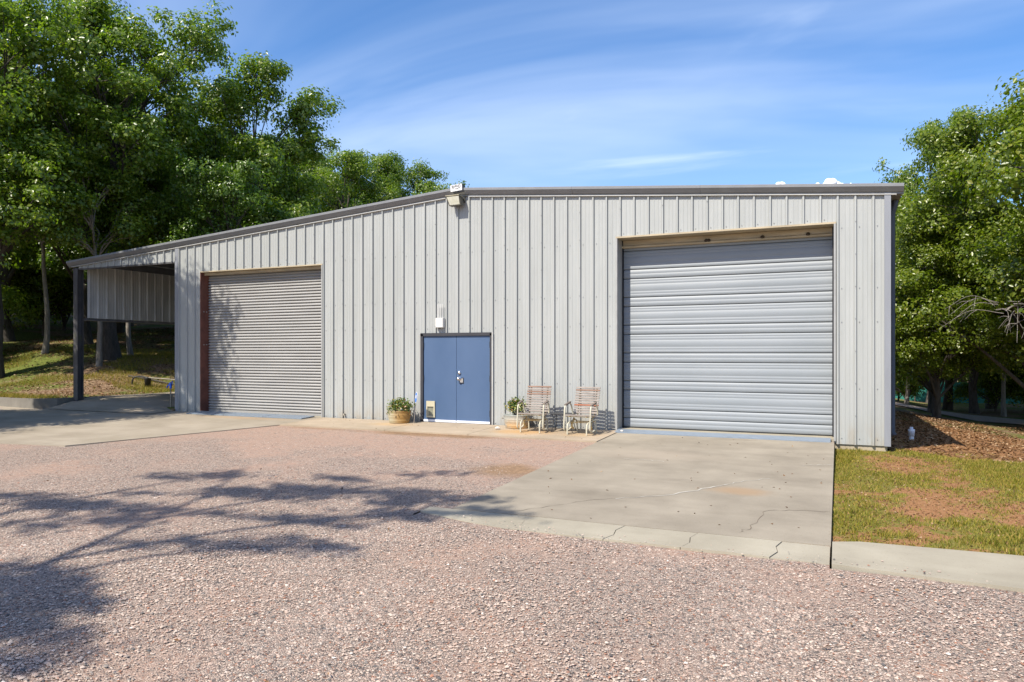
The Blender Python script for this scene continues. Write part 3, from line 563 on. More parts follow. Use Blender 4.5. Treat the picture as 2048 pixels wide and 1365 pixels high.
wb = thing('wireless_box', 'small white outdoor wireless box with four thin aerials above the blue doors', 'wireless box', (-8.80, FV-0.03, 2.44))
bx = MB().hexa([(-0.10, -0.085, -0.11), (0.10, -0.085, -0.11), (0.115, 0.0, -0.125), (-0.115, 0.0, -0.125), (-0.10, -0.085, 0.11), (0.10, -0.085, 0.11), (0.115, 0.0, 0.125), (-0.115, 0.0, 0.125)]).build('case', 'white_plastic', wb)
for i in range(4): MB().tube([(-0.066+i*0.045, -0.04, 0.11), (-0.066+i*0.045, -0.04, 0.44), (-0.066+i*0.045, -0.04, 0.455)], [0.0085, 0.0085, 0.005], 8).build('aerial', 'white_plastic', wb)
MB().lathe([(0, -0.03), (0.012, -0.03), (0.016, 0.0)], 8, c=(0.0, -0.04, -0.122)).build('cable_gland', 'lamp_body', wb)
tag(MB().hexa([(-13.36, FV-0.045, 5.18), (-13.09, FV-0.045, 5.11), (-13.09, FV-0.035, 5.11), (-13.36, FV-0.035, 5.18), (-13.36, FV-0.045, 5.20), (-13.09, FV-0.045, 5.135), (-13.09, FV-0.035, 5.135), (-13.36, FV-0.035, 5.20)]).build('loose_strip', 'white_trim'), 'short loose white metal strip drooping below the roof trim left of the floodlight', 'metal strip')
tag(MB().tube([(-11.66, FV-0.02, 0.13), (-11.66, FV-0.06, 0.13), (-11.66, FV-0.07, 0.09)], [0.02, 0.02, 0.014], 8).build('pipe_stub', 'pipe_steel'), 'small brown pipe stub low on the wall right of the roller door', 'pipe')

# ------------------------------------------------------------------ chairs
def chair(loc, rz, cols, label):
    t = thing('glider_chair', label, 'chair', loc, rz, 'glider chairs on the walkway')
    for s in (-1, 1):
        x = 0.215*s
        MB().tube(bez([(x, -0.30, 0.0), (x, -0.295, 0.15), (x, -0.25, 0.225), (x, -0.05, 0.265), (x, 0.14, 0.275), (x, 0.23, 0.22), (x, 0.27, 0.0)], 5), 0.017, 8).build('base_leg', 'cream_paint', t)
        x = 0.29*s
        MB().tube(bez([(x*0.82, 0.10, 0.25), (x*0.92, 0.04, 0.12), (x, -0.10, 0.065), (x, -0.25, 0.075), (x, -0.30, 0.15), (x, -0.275, 0.40), (x, -0.25, 0.55), (x, -0.19, 0.60), (x, -0.02, 0.635), (x, 0.08, 0.60), (x, 0.15, 0.46), (x*0.95, 0.17, 0.39)], 5), 0.017, 8).build('arm_frame', 'cream_paint', t)
        MB().hexa([(x-0.027, -0.235, 0.600), (x+0.027, -0.235, 0.600), (x+0.027, 0.04, 0.652), (x-0.027, 0.04, 0.652), (x-0.023, -0.235, 0.622), (x+0.023, -0.235, 0.622), (x+0.023, 0.04, 0.674), (x-0.023, 0.04, 0.674)]).build('arm_rest', 'arm_wood', t)
        x = 0.19*s
        MB().tube(bez([(x, -0.27, 0.375), (x, -0.05, 0.36), (x, 0.15, 0.345), (x, 0.215, 0.39), (x, 0.30, 0.65), (x, 0.39, 0.955)], 4), 0.014, 6).build('seat_rail', 'rusty_cream', t)
        MB().tube(bez([(x*1.1, 0.02, 0.10), (x*1.15, -0.06, 0.17), (x*1.1, -0.02, 0.24), (x*1.1, 0.06, 0.31)], 4), 0.021, 8).build('spring_bracket', 'rusty_cream', t)
    for y, z in ((-0.12, 0.245), (0.20, 0.24)): MB().tube([(-0.215, y, z), (0.215, y, z)], 0.012, 6).build('cross_bar', 'rusty_cream', t)
    MB().tube([(-0.29, -0.20, 0.37), (0.29, -0.20, 0.37)], 0.012, 6).build('cross_bar', 'cream_paint', t)
    for i in range(7):
        y = -0.265+i*0.067; z = 0.392-0.005*i
        MB().box(-0.275, 0.275, y-0.022, y+0.022, z, z+0.02).build('seat_slat', 'pale_wood', t)
    ang = math.atan2(0.20, 0.585)
    for i in range(11):
        f = (i+0.5)/11; y = 0.195+0.20*f; z = 0.40+0.575*f
        o = MB().box(-0.275, 0.275, -0.022, -0.002, -0.017, 0.017).build('back_slat', cols.get(10-i, 'pale_wood'), t); o.location = (0, y-0.012, z); o.rotation_euler = (-ang, 0, rnd.uniform(-0.006, 0.006))
    return t
wz = lambda v: base_z(v)+0.026
chair((-6.03, 14.60, wz(14.6)), R(4), {0: 'brown_wood', 2: 'brown_wood', 3: 'brown_wood'}, 'white framed slatted glider chair nearer the blue doors, three brown slats up top')
chair((-4.93, 14.58, wz(14.6)), R(-3), {1: 'brown_wood', 7: 'red_wood'}, 'slatted glider chair nearer the overhead door, one red brown slat low in its back')
tb = thing('side_table', 'small low black metal table between the two glider chairs', 'table', (-5.42, 14.78, wz(14.7)), R(8))
MB().box(-0.25, 0.25, -0.22, 0.22, 0.375, 0.392).build('table_top', 'black_steel', tb)
for sx in (-1, 1):
    for sy in (-1, 1): MB().tube(bez([(0.20*sx, 0.17*sy, 0.375), (0.19*sx, 0.165*sy, 0.2), (0.23*sx, 0.20*sy, 0.0)], 4), 0.008, 6).build('leg', 'black_steel', tb)

# ------------------------------------------------------------------ leaves
def leaf_quads(C, N, size, rg, aspect=0.6, fold=0.25):
    """C centres, N facing directions; returns verts (4 per leaf) and tris"""
    n = len(C); N = N/np.maximum(np.linalg.norm(N, axis=1, keepdims=True), 1e-6); rv = rg.normal(size=(n, 3)); T = rv-N*(rv*N).sum(1, keepdims=True); T /= np.maximum(np.linalg.norm(T, axis=1, keepdims=True), 1e-6); B = np.cross(N, T)
    L = (size*rg.uniform(0.65, 1.25, n))[:, None]; w = L*aspect*0.5
    V = np.stack([C-T*L*0.5, C+B*w+N*w*fold, C+T*L*0.5-N*L*0.12, C-B*w+N*w*fold], 1).reshape(-1, 3)
    i = np.arange(n)[:, None]*4; F = np.concatenate([i+np.array([[0, 1, 2]]), i+np.array([[0, 2, 3]])], 1).reshape(-1, 3); return V, F
def tub(loc, mat, label, rz, sx):
    t = thing('galvanised_tub', label, 'tub', loc, rz, 'galvanised tub planters'); h = 0.30
    pr = [(0.0, 0.0), (0.245, 0.0), (0.25, 0.02)]
    for k in range(1, 6): z = 0.02+k*0.045; r = 0.25+0.045*z/h; pr += [(r-0.001, z-0.012), (r+0.005, z), (r-0.001, z+0.012)] if k in (1, 3, 4) else [(r, z)]
    pr += [(0.296, h-0.01), (0.306, h), (0.296, h+0.006), (0.286, h-0.01), (0.275, 0.2)]
    MB().lathe(pr, 32, sx, 0.78).build('tub_body', mat, t); MB().lathe([(0.0, h-0.03), (0.28, h-0.045)], 24, sx, 0.78).build('soil', 'soil', t)
    for s in (-1, 1):
        x = s*0.285*sx; MB().tube(bez([(x, -0.07, h-0.05), (x+s*0.035, -0.06, h-0.085), (x+s*0.04, 0, h-0.10), (x+s*0.035, 0.06, h-0.085), (x, 0.07, h-0.05)], 4), 0.008, 6).build('handle', mat, t)
    return t
def shrub(loc, label, seed, rx, rz_, n):
    rg = np.random.default_rng(seed); t = thing('bedding_plant', label, 'plant', loc, 0, 'plants in the galvanised tubs')
    st = MB(); C = []; N = []
    for i in range(26):
        a = rg.uniform(0, 6.28); r = rx*math.sqrt(rg.uniform(0, 1)); tip = np.array([r*math.cos(a), r*0.75*math.sin(a), rz_*(1-0.55*(r/rx)**2)*rg.uniform(0.7, 1.12)])
        st.tube([(tip[0]*0.35, tip[1]*0.35, -0.06), (tip[0]*0.7, tip[1]*0.7, tip[2]*0.5), tuple(tip)], [0.006, 0.004, 0.002], 5)
        m = n//26; c = tip+rg.normal(0, 1, (m, 3))*np.array([0.055, 0.05, 0.05]); C.append(c); N.append(c-np.array([0, 0, 0.02])+rg.normal(0, 0.25, (m, 3))+np.array([0, -0.05, 0.15]))
    st.build('stems', 'bark_pale', t); V, F = leaf_quads(np.concatenate(C), np.concatenate(N), 0.062, rg, 0.55); link('foliage', npmesh('foliage', V, F), 'shrub_leaf', t); return t
tub((-9.72, 14.94, wz(14.9)), 'galvanised_rusty', 'rust stained galvanised tub planter left of the blue doors', R(3), 1.03)
tub((-6.62, 14.98, wz(14.9)), 'galvanised', 'grey galvanised tub planter between the blue doors and a glider chair', R(-4), 1.08)
shrub((-9.72, 14.94, wz(14.9)+0.27), 'low leafy plant with yellow flowers in the rusty tub', 11, 0.29, 0.24, 1100)
shrub((-6.62, 14.98, wz(14.9)+0.27), 'taller bushy green plant with reddish lower leaves in the grey tub', 12, 0.24, 0.36, 900)
# octagonal yard sign on a stake beside the rusty tub
ys = thing('yard_sign', 'blue octagonal yard sign on a thin stake beside the rusty tub', 'sign', (-9.31, 14.94, wz(14.9)), R(72)); ys.rotation_euler = (R(-5), R(5), R(-47))
MB().tube([(0, 0, 0), (0, 0, 0.78)], 0.007, 6).build('stake', 'chrome', ys)
def octo(r, y0, y1):
    m = MB(); pts = [(r*math.cos(R(22.5+45*k)), r*math.sin(R(22.5+45*k))) for k in range(8)]
    m.add([(x, y0, z) for x, z in pts]+[(x, y1, z) for x, z in pts], [tuple(range(8)), tuple(range(15, 7, -1))]+[(i, 8+i, 8+(i+1) % 8, (i+1) % 8) for i in range(8)]); return m
for r, y0, y1, m_, nm in ((0.145, -0.012, -0.006, 'sign_white', 'sign_panel'), (0.128, -0.0135, -0.0125, 'sign_blue', 'sign_face')):
    octo(r, y0, y1).build(nm, m_, ys).location = (0, 0, 0.63)
MB().box(-0.06, 0.06, -0.0155, -0.0142, 0.61, 0.69).build('emblem', 'sign_white', ys)
# pale rock by the tub, small stone at the ramp
def rock(loc, r, label, seed, mat='rock_pale'):
    rg = random.Random(seed); m = MB().lathe([(0, -0.3*r), (0.7*r, -0.25*r), (r, 0.1*r), (0.75*r, 0.55*r), (0.3*r, 0.75*r), (0, 0.78*r)], 8, 1.2, 0.85, smooth=False); m.v = [(x*rg.uniform(.85, 1.15), y*rg.uniform(.85, 1.15), z*rg.uniform(.85, 1.15)) for x, y, z in m.v]
    o = m.build('rock', mat); o.location = loc; return tag(o, label, 'rock')
rock((-6.93, 14.62, wz(14.6)+0.02), 0.055, 'small pale rock on the walkway beside the grey tub', 1)
rock((-4.22, 15.12, 0.035), 0.03, 'tiny white pebble at the left end of the long ramp plate', 2)
# yard hydrant
hy = thing('yard_hydrant', 'freeze-proof yard hydrant with a blue head at the left corner of the building', 'hydrant', (-18.45, 15.80, 0.06))
MB().tube([(0, 0, -0.1), (0, 0, 0.62)], 0.019, 8).build('riser', 'pipe_steel', hy)
MB().tube(bez([(0, 0, 0.58), (0, 0, 0.70), (-0.02, -0.01, 0.76)], 3), [0.035]*3+[0.045]*3+[0.02], 10).build('head', 'hydrant_blue', hy)
MB().tube(bez([(0, 0, 0.74), (0.07, 0.0, 0.80), (0.09, 0, 0.72)], 4), 0.013, 6).build('lever', 'hydrant_blue', hy); MB().tube(bez([(0, -0.02, 0.68), (-0.06, -0.05, 0.67), (-0.09, -0.06, 0.60)], 4), 0.02, 8).build('spout', 'hydrant_blue', hy)
# pvc clean-out beside the right wall
pv = thing('cleanout_pipe', 'short white plastic clean-out pipe in the shade beside the right wall', 'pipe', (1.50, 18.5, ground_z(1.5, 18.5)))
MB().tube([(0, 0, -0.1), (0, 0, 0.13)], 0.05, 12).build('pipe', 'pvc_white', pv); MB().lathe([(0.0, 0.30), (0.035, 0.30), (0.037, 0.255), (0.068, 0.25), (0.068, 0.19), (0.064, 0.185), (0.064, 0.10), (0.0, 0.10)], 16).build('cap', 'pvc_white', pv)
# black garden bin and hose on the bank, seen under the carport
gb = thing('irrigation_box', 'small black box with a curved black hose on the bank behind the carport', 'irrigation box', (-24.6, 20.0, ground_z(-24.6, 20.0)))
MB().lathe([(0.0, 0.0), (0.10, 0.0), (0.13, 0.34), (0.14, 0.36), (0.0, 0.38)], 10).build('box_body', 'rubber_black', gb)
MB().tube(bez([(0.0, 0, 0.36), (-0.3, -0.1, 0.42), (-0.55, -0.2, 0.34), (-0.62, -0.22, 0.05)], 5), 0.03, 8).build('hose', 'rubber_black', gb); MB().tube(bez([(0.05, 0, 0.36), (0.7, 0.4, 0.30), (1.3, 0.8, 0.22)], 4), 0.025, 8).build('pipe', 'pipe_steel', gb)
tag(MB().tube([(-26.3, 20.5, ground_z(-26.3, 20.5)+0.05), (-25.2, 20.9, ground_z(-25.2, 20.9)+0.08), (-23.9, 21.2, ground_z(-23.9, 21.2)+0.03)], [0.05, 0.04, 0.02], 7).build('fallen_branch', 'bark_dark'), 'thin fallen branch lying on the sunlit bank behind the carport', 'branch')

# ------------------------------------------------------------------ trees
def make_tree(seed, H, r, base, nl, ncl, nleaf, lsize, leaf, barkm, tr, spread=0.95, sparse=False, cl=0.38):
    """meshes of one tree, foot at the origin: lobes of leaf clusters carried by limbs"""
    rg = np.random.default_rng(seed); rd_ = random.Random(seed); mb = MB()
    lean = Vector((rg.uniform(-0.06, 0.06), rg.uniform(-0.06, 0.06), 0)); th = base+(H-base)*0.45
    tpts = [Vector((lean.x*z+0.12*math.sin(z*0.9+seed), lean.y*z+0.12*math.cos(z*0.7+seed), z)) for z in np.linspace(-0.3, th, 8)]
    rad = [tr*(1.35 if i == 0 else 1-0.62*i/7) for i in range(8)]; mb.tube(tpts, rad, 9)
    C = []; N = []; cz = (base+H)/2
    for i in range(nl):
        f = (i+0.5)/nl; z = base+(H-base)*(0.10+0.86*f); env = math.sqrt(max(0.06, 1-((z-cz)/(H-base)*1.9)**2)) if z > cz else (0.72+0.28*(z-base)/(cz-base))
        a = i*2.399+rg.uniform(-0.5, 0.5); rr = r*env*spread*rg.uniform(0.35, 1.0)*(0.62 if i % 3 == 0 else 0.85)
        lc = Vector((math.cos(a)*rr+lean.x*z, math.sin(a)*rr+lean.y*z, z)); zs = max(base*0.55, min(th*0.98, z-rr*0.75-0.6)); k = min(6, int(zs/th*7)); st = tpts[k].lerp(tpts[k+1], 0.5); 
        m1 = st.lerp(lc, 0.45)+Vector((rg.uniform(-.4, .4), rg.uniform(-.4, .4), 0.35)); limb = bez([st, m1, lc], 5); r0 = max(0.04, tr*0.42*(1-0.5*f)); mb.tube(limb, [r0*(1-0.8*j/(len(limb)-1)) for j in range(len(limb))], 6)
        lr = r*rg.uniform(0.26, 0.42)*(1.0 if z < H*0.85 else 0.8)
        for c in range(ncl):
            d = rg.normal(size=3); d /= np.linalg.norm(d); d[2] *= 0.75; q = np.array(lc)+d*lr*rg.uniform(0.35, 1.05)
            if q[2] > H: q[2] = H-rg.uniform(0, 0.4)
            if c % 2 == 0 or sparse: s_ = limb[rd_.randrange(3, len(limb))]; mb.tube([s_, s_.lerp(Vector(q), 0.55)+Vector((0, 0, 0.1)), Vector(q)], [0.035, 0.022, 0.008], 4)
            n_ = int(nleaf*rg.uniform(0.5, 1.5)); p = q+np.clip(rg.normal(0, 1, (n_, 3)), -1.6, 1.6)*np.array([cl, cl, cl*0.62])*rg.uniform(0.6, 1.1); C.append(p)
            N.append((p-q)*1.5+np.array(d)*0.35+np.array([0, 0, 0.55])+rg.normal(0, 0.38, (n_, 3)))
    V, F = leaf_quads(np.concatenate(C), np.concatenate(N), lsize, rg, 0.66)
    me = bpy.data.meshes.new('trunk'); me.from_pydata(mb.v, [], mb.f); me.polygons.foreach_set('use_smooth', mb.sm); me.materials.append(MATS[barkm])
    lm = npmesh('crown', V, F); lm.materials.append(MATS[leaf]); return me, lm
VAR = {
    'oak': make_tree(21, 15.5, 6.3, 4.6, 18, 20, 150, 0.17, 'oak_leaf', 'bark_dark', 0.42),
    'oak2': make_tree(34, 13.5, 5.0, 3.6, 16, 18, 150, 0.17, 'oak_leaf', 'bark_dark', 0.30),
    'deep': make_tree(47, 12.5, 4.6, 2.6, 16, 18, 140, 0.17, 'deep_leaf', 'bark_dark', 0.26),
    'olive': make_tree(58, 13.0, 5.8, 2.2, 25, 21, 170, 0.15, 'olive_leaf', 'bark_dark', 0.25),
    'slim': make_tree(63, 10.0, 2.6, 5.0, 10, 13, 110, 0.15, 'oak_leaf', 'bark_pale', 0.13),
    'low': make_tree(71, 4.2, 2.3, 0.7, 11, 13, 130, 0.14, 'oak_leaf', 'bark_dark', 0.09),
}
def tree(kind, u, v, rz, s, label, group=None, name='oak_tree', sz=None):
    t = thing(name, label, 'tree', (u, v, ground_z(u, v)-0.05), R(rz), group); t.scale = (s, s, sz or s)
    for nm, me in zip(('trunk', 'crown'), VAR[kind]): link(nm, me, None, t)
    return t
HG = 'oaks of the wood on the bank'
tree('oak', -30.4, 22.6, 20, 1.06, 'tallest broad oak rising behind the carport roof with forked dark limbs')
tree('oak2', -27.6, 29.4, 80, 1.10, 'rounded oak right of the tallest one, leaning out over the workshop roof')
tree('oak2', -28.0, 36.8, 200, 0.88, 'mid height oak lower on the skyline behind the left roof slope')
tree('oak2', -28.6, 44.2, 310, 0.95, 'farthest oak on the skyline, just left of the roof ridge')
tree('deep', -24.9, 24.5, 140, 0.80, 'sunlit bushy oak close behind the carport roof')
tree('oak', -31.8, 18.5, 250, 1.03, 'thick trunked oak at the left edge of the photo')
tree('slim', -33.4, 21.6, 30, 1.0, 'slim pale trunked oak standing alone on the left of the bank')
tree('deep', -35.0, 24.8, 77, 1.05, 'dark dense oak on the bank between the slim pale trunk and the carport post')
tree('slim', -28.9, 21.2, 120, 0.9, 'crooked pale thin trunk seen under the hung carport panel')
tree('slim', -30.6, 24.0, 210, 0.95, 'second thin trunk seen under the hung carport panel')
tree('deep', -32.0, 29.5, 190, 1.0, 'dark oak trunk seen beneath the right half of the hung carport panel')
for (k, u, v, rz, s) in (('oak2', -40, 24, 15, 1.1), ('deep', -39.5, 30, 95, 1.1), ('oak', -44, 34, 150, 1.0), ('deep', -35, 36, 265, 1.05), ('oak2', -46, 27, 330, 1.15), ('oak', -38, 43, 60, 0.9), ('deep', -42, 19.5, 110, 1.0), ('oak2', -52, 33, 45, 1.2), ('deep', -50, 40, 170, 1.2), ('oak', -44, 48, 290, 0.9), ('deep', -37, 50, 20, 0.95), ('deep', -47, 22.5, 20, 1.1), ('oak2', -55, 26, 200, 1.1), ('deep', -58, 31, 80, 1.2), ('deep', -53, 21, 300, 1.0), ('low', -45, 23.5, 10, 1.5), ('low', -49, 29, 60, 1.6), ('low', -41, 26.5, 160, 1.3), ('low', -52, 25, 240, 1.6), ('low', -36.5, 19.8, 20, 1.0), ('low', -43, 29, 140, 1.3), ('low', -37, 33, 80, 1.2)):
    tree(k, u, v, rz, s, {'oak': 'broad tall oak crowded in the dark wood farther up the bank', 'oak2': 'rounded oak crowded in the dark wood farther up the bank', 'deep': 'dense dark green oak in the wood farther up the bank', 'low': 'low bushy young tree under the dark wood on the bank'}[k], HG)
# trees at the left, outside the picture, whose shade falls on the apron and the wall
tree('oak2', -21.6, 8.7, 40, 0.95, 'oak beside the apron left of the picture, shading the carport corner')
tree('deep', -32.5, 8.0, 160, 0.85, 'dark oak left of the picture at the foot of the bank')
tree('oak2', -25.0, 3.6, 280, 0.85, 'oak left of the picture beside the gravel')
tree('oak', -42.0, 9.0, 10, 0.85, 'broad oak left of the picture on the bank')
# right side
tree('olive', 6.7, 32.3, 30, 0.94, 'big yellow green oak at the right with dead twigs hanging below its crown')
tree('olive', 9.5, 26.0, 130, 1.12, 'yellow green oak at the right edge of the photo, nearest the lawn')
tree('olive', 4.0, 38.5, 250, 0.78, 'rounded yellow green oak right behind the building corner')
tree('olive', 3.6, 33.5, 80, 0.62, 'small round yellow green oak close to the right wall of the building')
tree('oak2', 5.5, 46.5, 120, 0.76, 'bright green oak topping the skyline at the right roof corner', None, 'oak_tree', 1.20)
for (u_, v_, rz_, lb) in ((3.4, 44.8, 10, 'thin pale trunk beside the right wall, leftmost beyond the track'), (7.4, 41.6, 90, 'thin pale trunk beyond the track, between the darker oaks'), (9.3, 39.6, 170, 'thin pale trunk beyond the track, farthest right')):
    tree('slim', u_, v_, rz_, 0.85, lb)
RG = 'oaks of the wood behind the track'
for (k, u, v, rz, s) in (('deep', 6.4, 44.0, 10, 0.85), ('oak2', 10.5, 43.5, 100, 0.9), ('deep', 12.5, 40.5, 215, 1.0), ('olive', 14.0, 34.0, 330, 1.0), ('deep', 8.0, 50.0, 70, 0.95), ('oak2', 12, 52, 140, 1.0), ('deep', 5.6, 55.0, 260, 0.8), ('oak2', 17, 46, 180, 1.1), ('deep', 5.2, 62, 200, 0.9), ('oak2', 10, 64, 300, 1.0), ('deep', 16, 60, 20, 1.0), ('oak', 22, 54, 120, 1.0), ('low', 3.4, 45.5, 50, 0.9), ('low', 9.5, 48.0, 210, 0.9), ('low', 7.7, 46.5, 50, 0.8), ('low', 3.4, 50.0, 150, 0.7), ('low', 11.2, 44.8, 250, 0.9)):
    tree(k, u, v, rz, s, {'oak': 'broad tall oak at the far right beyond the track', 'olive': 'yellow green oak standing beyond the track at the far right', 'oak2': 'rounded bright green oak in the wood beyond the track', 'deep': 'dense dark green oak in the wood beyond the track', 'low': 'low bushy young tree under the wood beyond the track'}[k], RG)
# dead twigs under the big right-hand crown
dt = MB(); rg = random.Random(9)
root = Vector((4.9, 27.4, 3.1))
for i in range(11):
    a = rg.uniform(-2.9, 0.2); L = rg.uniform(0.8, 1.9); dirv = Vector((math.cos(a)*0.8-0.25, math.sin(a)*0.8, rg.uniform(-0.75, 0.15))); p0 = root+Vector((rg.uniform(-.3, .3), rg.uniform(-.3, .3), rg.uniform(-.2, .3)))
    pts = bez([p0, p0+dirv*L*0.5+Vector((0, 0, 0.12)), p0+dirv*L+Vector((0, 0, -0.25*L))], 5); dt.tube(pts, [0.011*(1-0.75*k/(len(pts)-1)) for k in range(len(pts))], 5)
    for j in range(3):
        s_ = pts[rg.randrange(3, len(pts)-1)]; e = s_+Vector((rg.uniform(-.4, .4), rg.uniform(-.4, .4), rg.uniform(-.45, .15))); dt.tube([s_, s_.lerp(e, 0.5)+Vector((0, 0, 0.04)), e], [0.008, 0.006, 0.003], 4)
dt.tube(bez([root+Vector((2.0, 3.6, 0.9)), root+Vector((0.9, 1.6, 0.5)), root], 5), 0.025, 6)
tag(dt.build('dead_branch', 'dead_wood'), 'bare grey dead branch with drooping twigs below the right-hand oak crown', 'branch')
# teal screen fence behind the right-hand trees
tf = thing('screen_fence', 'teal mesh screen fence glimpsed between trunks beyond the track', 'fence', (0, 0, 0))
for i in range(7):
    a = Vector((0.5+i*2.2, 56.0+i*0.7)); c2 = Vector((2.62+i*2.2, 56.7+i*0.7)); z0, z1 = ground_z(a.x, a.y), ground_z(c2.x, c2.y)
    MB().hexa([(a.x, a.y, z0), (c2.x, c2.y, z1), (c2.x, c2.y+0.03, z1), (a.x, a.y+0.03, z0), (a.x, a.y, z0+1.45), (c2.x, c2.y, z1+1.45), (c2.x, c2.y+0.03, z1+1.45), (a.x, a.y+0.03, z0+1.45)]).build('mesh_panel', 'teal_mesh', tf)
    MB().tube([(a.x-0.03, a.y, z0), (a.x-0.03, a.y, z0+1.55)], 0.035, 6).build('fence_post', 'pipe_steel', tf)
# the mass of wood far behind
def far_wood(name, spots, seed, label):
    rg = np.random.default_rng(seed); C = []; mb = MB()
    for (u, v, h, r) in spots:
        z = ground_z(u, v); n = 650; d = rg.normal(size=(n, 3)); d /= np.linalg.norm(d, axis=1, keepdims=True); d *= rg.uniform(0.55, 1.0, (n, 1)); C.append(np.array([u, v, z+h*0.55])+d*np.array([r, r, h*0.48])); mb.tube([(u, v, z-0.3), (u, v, z+h*0.6)], [0.25, 0.12], 6)
    C = np.concatenate(C); V, F = leaf_quads(C, rg.normal(size=C.shape)+np.array([0, -0.2, 0.5]), 0.75, rg, 0.8)
    o = tag(link(name, npmesh(name, V, F), 'deep_leaf'), label, 'wood', None, 'stuff'); t = mb.build('trunks', 'bark_dark', o); t['kind'] = 'stuff'
rg = random.Random(3)
far_wood('distant_wood', [(-58-rg.uniform(0, 45)-i*0.3, 12+i*1.9+rg.uniform(-2, 2), rg.uniform(9, 13), rg.uniform(3, 5)) for i in range(30)]+[(-40-rg.uniform(0, 30), 56+rg.uniform(0, 25), rg.uniform(8, 10), 4) for i in range(10)], 5, 'dense dark wood far up the bank on the left')
far_wood('distant_wood', [(2+i*1.6+rg.uniform(-1.5, 1.5), 72+rg.uniform(0, 30)-i*0.5, rg.uniform(8, 11), rg.uniform(3, 5)) for i in range(34)], 6, 'dense wood far beyond the track on the right')
